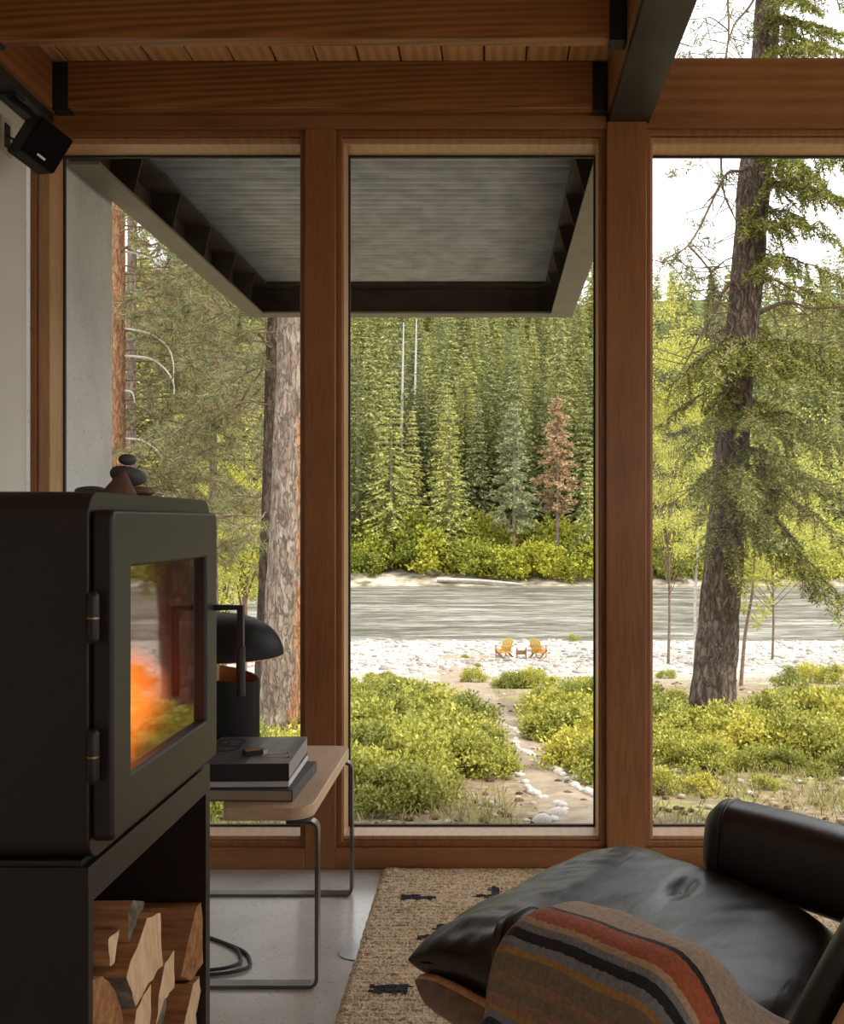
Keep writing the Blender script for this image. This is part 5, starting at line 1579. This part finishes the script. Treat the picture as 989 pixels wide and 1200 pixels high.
rng = np.random.RandomState(77); limb = MB(); Vs = []; Fs = []; off = [0]
BR = [  # trunk v, tip (u, v), depth change, sag, width, density
    (392, (782, 462), -1.2, 0.12, 0.60, 1.2), (400, (835, 455), -2.0, 0.16, 0.55, 1.2), (398, (905, 440), -1.8, 0.12, 0.60, 1.2), (405, (965, 455), -1.4, 0.15, 0.70, 1.2), (410, (1010, 430), -0.6, 0.22, 0.7, 1.1), (415, (1040, 470), 0.4, 0.25, 0.7, 1.0),
    (425, (795, 455), 0.6, 0.10, 0.5, 1.0), (440, (770, 500), -0.5, 0.05, 0.4, 0.8), (445, (812, 520), -1.6, 0.05, 0.45, 1.0),
    (470, (800, 540), -1.3, 0.10, 0.5, 1.1), (480, (905, 520), -2.0, 0.10, 0.5, 1.0), (490, (985, 505), -1.5, 0.14, 0.65, 1.1), (500, (1020, 540), -0.8, 0.1, 0.7, 1.1),
    (530, (818, 615), -1.7, 0.14, 0.55, 1.2), (540, (880, 590), -2.2, 0.12, 0.55, 1.2), (525, (960, 565), -2.0, 0.12, 0.65, 1.2), (545, (1020, 600), -1.2, 0.15, 0.7, 1.2), (560, (990, 640), -1.4, 0.18, 0.7, 1.2), (575, (915, 645), -2.0, 0.12, 0.5, 1.1), (590, (960, 700), -1.2, 0.10, 0.6, 1.1), (600, (1010, 720), -0.5, 0.15, 0.6, 1.0), (610, (870, 690), -1.4, 0.05, 0.35, 0.9), (600, (815, 660), -0.9, 0.06, 0.35, 0.8), (565, (985, 740), -1.6, 0.30, 0.5, 1.0),
    (330, (915, 300), -1.5, 0.05, 0.35, 0.9), (300, (950, 330), -1.0, 0.12, 0.45, 0.9), (270, (945, 260), -1.4, 0.05, 0.5, 1.1), (240, (1000, 300), -1.2, 0.15, 0.6, 1.0), (215, (985, 235), -1.5, 0.10, 0.65, 1.2), (190, (1010, 250), -0.8, 0.1, 0.7, 1.2), (170, (960, 215), -1.6, 0.1, 0.6, 1.2), (150, (1015, 200), -0.5, 0.1, 0.7, 1.2), (120, (970, 190), -1.4, 0.1, 0.6, 1.1), (150, (930, 190), -1.8, 0.05, 0.5, 1.1), (255, (905, 265), -1.3, 0.02, 0.3, 1.0), (235, (868, 275), -1.0, 0.0, 0.25, 0.9),
    (60, (960, 55), -1.4, 0.05, 0.55, 1.2), (20, (990, 40), -1.2, 0.05, 0.6, 1.2), (-20, (950, 10), -1.2, 0.05, 0.6, 1.2), (-40, (1000, 0), 0.5, 0.05, 0.6, 1.2), (40, (1010, 70), 0.4, 0.05, 0.6, 1.0), (10, (930, 40), -0.8, 0.0, 0.4, 1.0),
    (380, (900, 400), 1.2, 0.1, 0.5, 0.9), (460, (960, 520), 1.2, 0.1, 0.6, 0.9), (330, (1020, 380), 1.0, 0.15, 0.6, 0.8), (300, (1010, 345), -0.6, 0.15, 0.5, 0.8)]
for (v0, (u1, v1), dy, sag, wid, dn) in BR:
    tb1 = tbase(v0); p0 = at(tb1.x, v0, Y); p1 = at(u1, v1, Y + dy)
    fir_branch(rng, limb, Vs, Fs, off, p0, p1, sag, wid, dn)
V = np.concatenate(Vs) - np.array(ft.location); fast_mesh('foliage', V, np.concatenate(Fs), LF['spray'], ft)
print('spray quads', len(V) // 4)
limb.build('branches', M['twig'], ft, recalc=False)
# bare crooked branches on its left and right
for (pts, r_) in (
    (((886, 190), (868, 200), (852, 203), (838, 228), (822, 262), (806, 288), (786, 300), (774, 308)), 0.024), (((845, 186), (846, 208), (850, 232), (862, 258), (868, 275)), 0.018), (((806, 287), (825, 308), (836, 330), (836, 385), (832, 405)), 0.016),
    (((866, 325), (850, 338), (836, 368), (818, 398), (800, 432)), 0.030), (((862, 342), (845, 346), (822, 352)), 0.014), (((862, 385), (842, 388), (830, 404)), 0.016),
    (((873, 380), (895, 364), (924, 354), (952, 361), (1000, 358)), 0.034), (((930, 356), (948, 372), (960, 402)), 0.012), (((890, 250), (905, 246), (925, 240)), 0.012), (((886, 275), (896, 290), (910, 298)), 0.012),
    (((900, -30), (878, 8), (860, 30), (850, 66), (846, 90)), 0.020), (((852, -60), (853, 0), (854, 36), (851, 70), (846, 110)), 0.020), (((854, 36), (830, 20), (818, 40), (808, 62)), 0.010),
    (((872, 610), (848, 560), (826, 570)), 0.012), (((840, 560), (818, 568), (806, 575)), 0.012), (((866, 300), (850, 305), (836, 316)), 0.012)):
    P = smooth_path([at(u, v, Y - 0.10 * i) for i, (u, v) in enumerate(pts)], 5)
    bb = MB().tube(P, [r_ * (1 - 0.75 * i / (len(P) - 1)) for i in range(len(P))], 7)
    for q in range(int(len(P) * 0.9)):
        c0 = random.choice(P[4:]); d_ = Vector((random.uniform(-1, 1), random.uniform(-0.6, 0.6), random.uniform(-1, 0.3))).normalized(); tl = random.uniform(0.12, 0.4)
        c1 = c0 + d_ * tl; c2_ = c1 + (d_ + Vector((0, 0, -0.5))).normalized() * tl * 0.5
        bb.tube([c0, c1, c2_], [0.007, 0.005, 0.003], 4, cap=False)
        if random.random() < 0.6: bb.tube([c1, c1 + Vector((random.uniform(-1, 1), random.uniform(-0.4, 0.4), random.uniform(-1, 0.5))) * 0.12], [0.004, 0.002], 4, cap=False)
    bb.build('bare_branch', M['twig'], ft)
# sparse needle tufts and lichen along those bare branches
rng = np.random.RandomState(78); Vs = []; Fs = []; off = 0
for (u, v, s_) in [(808, 290, 12), (790, 300, 10), (778, 308, 8), (822, 262, 10), (838, 375, 8), (800, 320, 14), (790, 200, 7), (812, 195, 7), (846, 212, 8), (830, 285, 10), (843, 345, 10), (812, 40, 12), (830, 60, 12), (815, 15, 10), (868, 50, 10), (862, 20, 12), (880, 40, 9), (800, 70, 9), (805, 330, 10), (825, 330, 9), (795, 345, 10)]:
    for k in range(7):
        c_ = at(u + rng.normal() * s_ * 0.6, v + rng.normal() * s_ * 0.6, Y - 0.3 + rng.normal() * 0.2)
        V, F = needle_clump(rng, c_, (0, 0, -0.4), n=14, L=0.10, B=0.006); Vs.append(V); Fs.append(F + off); off += len(V)
fast_mesh('lichen_tufts', np.concatenate(Vs) - np.array(ft.location), np.concatenate(Fs), LF['pine'], ft)
# saplings by the leaning fir
for (u0, v0, u1, v1, r_, lab) in ((815, 770, 818, 640, 0.075, 'pale thin sapling trunk just left of the leaning fir'), (868, 800, 882, 690, 0.045, 'thin crooked sapling just right of the leaning fir')):
    g0 = ground(u0, v0 + 4); k_ = g0.y
    P = [(g0.x, g0.y, g0.z - 0.05), tuple(at((u0 + u1) / 2 - 2, (v0 + v1) / 2, k_)), tuple(at(u1, v1, k_)), tuple(at(u1 + 3, v1 - 60, k_))]
    b = MB().tube(smooth_path(P, 6), [r_ * (1 - 0.6 * i / 18) for i in range(19)], 8)
    e = b.build('sapling', M['twig' if u0 > 850 else 'deadtwig']); tag(e, lab, 'sapling', 'saplings by the leaning fir')
    rng = np.random.RandomState(int(u0)); Vs = []; Fs = []; off = 0
    for k in range(60):
        f = 0.5 + 0.5 * rng.rand(); c_ = Vector(P[0]).lerp(Vector(P[3]), f) + Vector(rng.normal(size=3) * 0.35)
        V, F = needle_clump(rng, c_, (0, 0, 0.2), n=22, L=0.16, B=0.012); Vs.append(V); Fs.append(F + off); off += len(V)
    fast_mesh('foliage', np.concatenate(Vs) - np.array(e.location), np.concatenate(Fs), LF['pine' if u0 < 850 else 'shrub'], e)

# ------------------------------------------------------------------ shrubs on the slope
shp = []
for k in range(6):
    V, F, Cc = gen_bush(400 + k, 0.62, 0.55, 0.62, 34, 3600, 0.060, blob=0.30, upright=0.5)
    o = fast_mesh('shrub', V, F, LF['shrub'])
    b = MB(); rng = np.random.RandomState(k)
    for c_ in Cc[::2]:
        b.tube([(c_[0] * 0.12, c_[1] * 0.12, -0.05), (c_[0] * 0.6, c_[1] * 0.6, c_[2] * 0.6), tuple(c_)], [0.007, 0.005, 0.003], 4, cap=False)
    b.build('stems', M['twig'], o, local=True, recalc=False)
    shp.append([o, False])
rng = np.random.RandomState(21)


def put_shrub(u, v, s_, label, group):
    g0 = ground(u, v); k = rng.randint(6); pr = shp[k]
    if min((g0.x - q_.x) ** 2 + (g0.y - q_.y) ** 2 for q_ in cen) < (0.17 + 0.24 * s_) ** 2: return
    if not pr[1]: o = pr[0]; pr[1] = True
    else: o = copy_tree(pr[0])
    s_ *= 0.60 if g0.y < 16 else 0.75
    o.location = (g0.x, g0.y, g0.z - 0.02); o.rotation_euler = (0, 0, rng.rand() * 6.28); z_ = s_ * (0.8 + 0.4 * rng.rand()); o.scale = (s_, s_, z_)
    tag(o, label, 'shrub', group)


G1 = ('yellow-green shrub in the big thicket left of the stone-lined path', 'thicket left of the path')
for (u, v, s_) in ((425, 945, .85), (455, 950, .8), (490, 945, .8), (440, 925, 1.0), (478, 922, 1.0), (515, 915, 1.05), (545, 908, 1.0), (425, 900, 1.1), (460, 895, 1.1), (500, 890, 1.15), (535, 885, 1.1), (565, 885, 0.9), (415, 870, 1.2), (450, 868, 1.2), (490, 862, 1.25), (528, 860, 1.2), (560, 862, 1.0), (430, 848, 1.3), (470, 843, 1.3), (510, 842, 1.25), (545, 848, 1.0), (412, 905, 0.9), (570, 905, 0.7), (400, 930, 0.9), (380, 900, 1.0), (390, 860, 1.2)):
    put_shrub(u + rng.normal() * 4, v + rng.normal() * 3, s_, *G1)
G2 = ('yellow-green shrub in the patch between the path stones and the wide post', 'shrub patch right of the path')
for (u, v, s_) in ((600, 858, .9), (625, 852, 1.1), (655, 848, 1.2), (685, 850, 1.2), (615, 868, .8), (645, 870, 1.1), (680, 872, 1.2), (705, 868, 1.2), (660, 888, 1.0), (690, 895, 1.0), (720, 890, 1.1), (640, 840, 1.1), (672, 835, 1.2), (700, 838, 1.2), (735, 860, 1.2), (715, 915, .9)):
    put_shrub(u + rng.normal() * 4, v + rng.normal() * 3, s_, *G2)
G3 = ('yellow-green shrub in the undergrowth around the foot of the leaning fir', 'undergrowth below the leaning fir')
for (u, v, s_) in ((770, 840, 1.1), (800, 838, .9), (775, 868, 1.2), (805, 872, 1.0), (835, 880, .9), (865, 868, 1.1), (895, 862, 1.2), (925, 858, 1.2), (955, 855, 1.3), (985, 858, 1.3), (880, 885, 1.0), (910, 885, 1.1), (945, 885, 1.1), (975, 888, 1.1), (845, 900, .8), (820, 905, .75), (880, 908, .7), (765, 895, 1.0), (790, 900, .8), (1005, 880, 1.1), (920, 838, 1.1), (960, 832, 1.2), (990, 835, 1.2), (765, 925, .6), (815, 930, .5), (930, 905, .6), (960, 910, .5), (900, 925, .4), (1010, 910, .7), (855, 862, .8)):
    put_shrub(u + rng.normal() * 4, v + rng.normal() * 3, s_ * 0.92, *G3)
G4 = ('green shrub below the stove window near the big grey trunk', 'shrubs below the stove window')
for (u, v, s_) in ((255, 955, .8), (285, 950, .9), (320, 925, .9), (350, 915, 1.0), (345, 870, 1.0), (300, 900, 1.0), (250, 915, .9), (358, 845, 1.1), (372, 870, 1.1), (225, 940, .8), (352, 940, .8)):
    put_shrub(u, v, s_, *G4)
G5 = ('small tuft of green growth on the upper edge of the beach', 'tufts at the top of the beach')
for (u, v, s_) in ((425, 822, .8), (445, 818, .9), (470, 820, .8), (490, 822, .7), (415, 815, .8), (455, 808, .7), (555, 800, .7), (590, 806, .6), (605, 806, .7), (625, 806, .8), (645, 804, .5), (435, 800, .5), (452, 797, .6), (545, 772, .5), (672, 752, .8), (560, 782, .4), (780, 795, .6), (950, 800, .9), (925, 808, .8), (975, 802, .8), (700, 812, .7), (690, 820, .9), (665, 824, .9), (640, 826, .9)):
    put_shrub(u, v, s_, *G5)

# grass and litter that nobody could count
rng = np.random.RandomState(33); Ps = []; 
for i in range(2600):
    u = rng.uniform(230, 1010); v = rng.uniform(815, 1000)
    y = None
    g0 = ground(u, v) if i < 1500 else ground(u, rng.uniform(795, 880))
    if mnoise.noise(Vector((g0.x * 0.7, g0.y * 0.7, 8))) < -0.05: continue
    n = 10
    Pp = np.array(g0) + np.c_[rng.normal(size=(n, 2)) * 0.10, np.zeros(n)]; Ps.append(Pp)
P = np.concatenate(Ps); n = len(P)
D = np.c_[rng.normal(size=(n, 2)) * 0.5, np.ones(n)]; D /= np.linalg.norm(D, axis=1, keepdims=True)
dist_ok = np.ones(n, bool)
for q_ in cen[::2]:
    dist_ok &= (P[:, 0] - q_.x) ** 2 + (P[:, 1] - q_.y) ** 2 > 0.40 ** 2
P = P[dist_ok]; D = D[dist_ok]; n = len(P)
L = 0.04 + 0.09 * rng.rand(n)
V, F = leaves(P, D, perp(D, rnd_unit(rng, n)), L, np.full(n, 0.0045))
tag(fast_mesh('grass', V, F, LF['grass']), 'thin grass scattered over the sandy slope', 'grass', kind='stuff')

# beach cobbles (uncountable)
rng = np.random.RandomState(41)
ico = bmesh.new(); bmesh.ops.create_icosphere(ico, subdivisions=1, radius=1.0)
iv = np.array([v_.co[:] for v_ in ico.verts]); ifc = np.array([[v_.index for v_ in f.verts] for f in ico.faces]); ico.free()
Vs = []; Fs = []; off = 0
for i in range(5200):
    y = 27 + 29 * rng.rand() ** 0.8; x = rng.uniform(-0.34, 0.42) * y
    if y < 34 and rng.rand() < 0.6: continue
    r = (0.04 + 0.11 * rng.rand() ** 3) * np.array([1.3, 1.0, 0.6]) * (0.8 + 0.5 * rng.rand(3))
    a = rng.rand() * 6.28; Rm = np.array([[math.cos(a), -math.sin(a), 0], [math.sin(a), math.cos(a), 0], [0, 0, 1]])
    Vs.append((iv * r) @ Rm.T + np.array([x, y, gz(x, y) + r[2] * 0.4])); Fs.append(ifc + off); off += len(iv)
tag(fast_mesh('pebbles', np.concatenate(Vs), np.concatenate(Fs), leaf_mat('cobble', [(0.0, (0.22, 0.19, 0.165)), (0.4, (0.38, 0.345, 0.31)), (1.0, (0.52, 0.49, 0.46))], 0.0), smooth=True), 'pale cobbles covering the river beach', 'pebbles', kind='stuff')
# dry cones and twigs on the dirt
Vs = []; Fs = []; off = 0
for i in range(700):
    g0 = ground(rng.uniform(400, 1000), rng.uniform(798, 975)); r = (0.007 + 0.015 * rng.rand()) * np.array([1.3, 1.0, 0.8]); k = 1 + 0.06 * g0.y
    Vs.append(iv * r * k + np.array([g0.x, g0.y, g0.z + r[2] * 0.5])); Fs.append(ifc + off); off += len(iv)
tag(fast_mesh('litter', np.concatenate(Vs), np.concatenate(Fs), leaf_mat('cone_litter', [(0.0, (0.07, 0.045, 0.03)), (0.6, (0.17, 0.11, 0.07)), (1.0, (0.5, 0.45, 0.4))], 0.0)), 'dark cones and bits scattered on the sandy ground', 'litter', kind='stuff')

# stones edging the path
M['pathstone'] = plain('path_stone', (0.45, 0.42, 0.385), 0.9, 0, 0.2, 0.22, 9, 0.3)
sproto = [pebble('path_stone', (0, 0, 0), (1, 0.8, 0.6), (0, 0, 0), M['pathstone'], 'x', 20 + k, None, 'stone', 1, 2, 0.28) for k in range(5)]
sused = [False] * 5


def put_stone(u, v, s_, label, group=None):
    g0 = ground(u, v); k = random.randrange(5); s_ *= 0.52
    if not sused[k]: o = sproto[k]; sused[k] = True
    else: o = sproto[k].copy(); C.objects.link(o)
    o.location = (g0.x, g0.y, g0.z + s_ * 0.28); o.scale = (s_, s_, s_ * (0.8 + 0.4 * random.random())); o.rotation_euler = (0, 0, random.random() * 6.28)
    tag(o, label, 'stone')
    if group: o['group'] = group
    elif 'group' in o: del o['group']


def z6(x, y): return (390 + x / 2.997, 640 + y / 2.997)


for (x, y) in ((545, 572), (543, 588), (546, 602), (556, 615), (568, 624), (580, 628), (592, 632), (604, 637), (616, 641), (628, 646), (640, 652), (650, 660), (640, 672), (642, 684), (640, 696), (642, 708), (652, 718), (664, 724), (676, 730), (688, 736), (700, 745), (712, 752), (726, 760), (738, 767), (752, 774), (766, 784), (780, 793), (794, 802), (808, 812), (822, 824), (836, 838), (850, 850), (864, 858), (878, 866), (892, 870), (906, 876), (920, 884)):
    u, v = z6(x, y); put_stone(u, v, 0.062 + 0.045 * random.random(), 'pale stone in the row along the right edge of the footpath', 'stones along the right edge of the path')
for (x, y) in ((596, 768), (602, 782), (634, 796), (648, 806), (660, 814), (676, 836), (684, 850), (692, 860), (700, 872), (716, 880), (730, 888), (744, 890), (790, 912), (806, 922), (816, 934)):
    u, v = z6(x, y); put_stone(u, v, 0.060 + 0.035 * random.random(), 'pale stone in the row along the left edge of the footpath', 'stones along the left edge of the path')
for (x, y, s_, lab) in ((790, 955, 0.135, 'biggest round white stone at the near left edge of the footpath'), (735, 975, 0.12, 'wide pale stone just above the window sill left of the biggest path stone'), (775, 968, 0.085, 'smaller white stone tucked against the biggest path stone'), (650, 800, 0.10, 'large white stone standing out where the left path edging begins')):
    u, v = z6(x, y); put_stone(u, v, s_, lab)

# ------------------------------------------------------------------ chairs on the beach
M['cedar'] = plain('weathered_orange_wood', (0.42, 0.19, 0.045), 0.7, 0, 0.3, 0.3, 8)
M['yellow'] = plain('yellow_slats', (0.52, 0.38, 0.10), 0.7, 0, 0.3, 0.15, 8)
M['brownwood'] = plain('brown_wood', (0.16, 0.085, 0.045), 0.8, 0, 0.2, 0.3, 8)


def adirondack(loc, rz, label):
    """facing local +y (the river); back slats reclining towards -y"""
    e = empty('beach_chair', loc, rz); tag(e, label, 'chair')
    def sl(x, w_, h): return [(x, -0.12, 0.24), (x, -0.52, h)]
    b = MB()
    for k, x in enumerate((-0.22, -0.11, 0.0, 0.11, 0.22)):
        h = 0.98 - 0.05 * abs(k - 2) * 0.6
        b.strap(sl(x, 0.1, h), (1, 0, 0), 0.095, 0.02)
    b.build('back_slats', M['yellow'], e, local=True)
    MB().strap([(-0.33, -0.36, 0.60), (0.33, -0.36, 0.60)], (0, 0.38, 0.9), 0.07, 0.025).strap([(-0.28, -0.22, 0.34), (0.28, -0.22, 0.34)], (0, 0.38, 0.9), 0.22, 0.02).build('back_rail', M['cedar'], e, local=True)
    b = MB()
    for k in range(5): b.strap([(-0.27, -0.10 + 0.11 * k, 0.24 + 0.03 * k), (0.27, -0.10 + 0.11 * k, 0.24 + 0.03 * k)], (0, 1, 0.25), 0.095, 0.02)
    b.build('seat', M['cedar'], e, local=True)
    for sx in (-0.26, 0.26):
        MB().strap([(sx, -0.62, 0.0), (sx, 0.42, 0.34)], (0, 0.3, 1), 0.11, 0.03).build('leg', M['brownwood'], e, local=True)
        MB().strap([(sx, 0.34, 0.0), (sx, 0.34, 0.54)], (0, 1, 0), 0.11, 0.03).build('leg', M['cedar'], e, local=True)
        MB().strap([(sx * 1.1, -0.48, 0.60), (sx * 1.1, 0.44, 0.57)], (1, 0, 0), 0.09, 0.025).build('armrest', M['cedar'], e, local=True)
    return e


gA = ground(590.5, 771); gB = ground(631, 771); gT = ground(611, 771.5)
adirondack(gA, 0.42, 'yellow slatted wooden chair facing the river, left of the little table')
adirondack(gB, -0.42, 'yellow slatted wooden chair facing the river, right of the little table')
e = empty('beach_table', gT); tag(e, 'low brown wooden table between the two beach chairs', 'table')
MB().box(-0.19, 0.19, -0.2, 0.2, 0.20, 0.36).build('table_top', M['brownwood'], e, local=True, bevel=0.01)
for sx in (-0.21, 0.21):
    for sy in (-0.2, 0.2): MB().box(sx - 0.03, sx + 0.03, sy - 0.03, sy + 0.03, 0, 0.52 if sy < 0 else 0.40).build('leg', M['brownwood'], e, local=True)
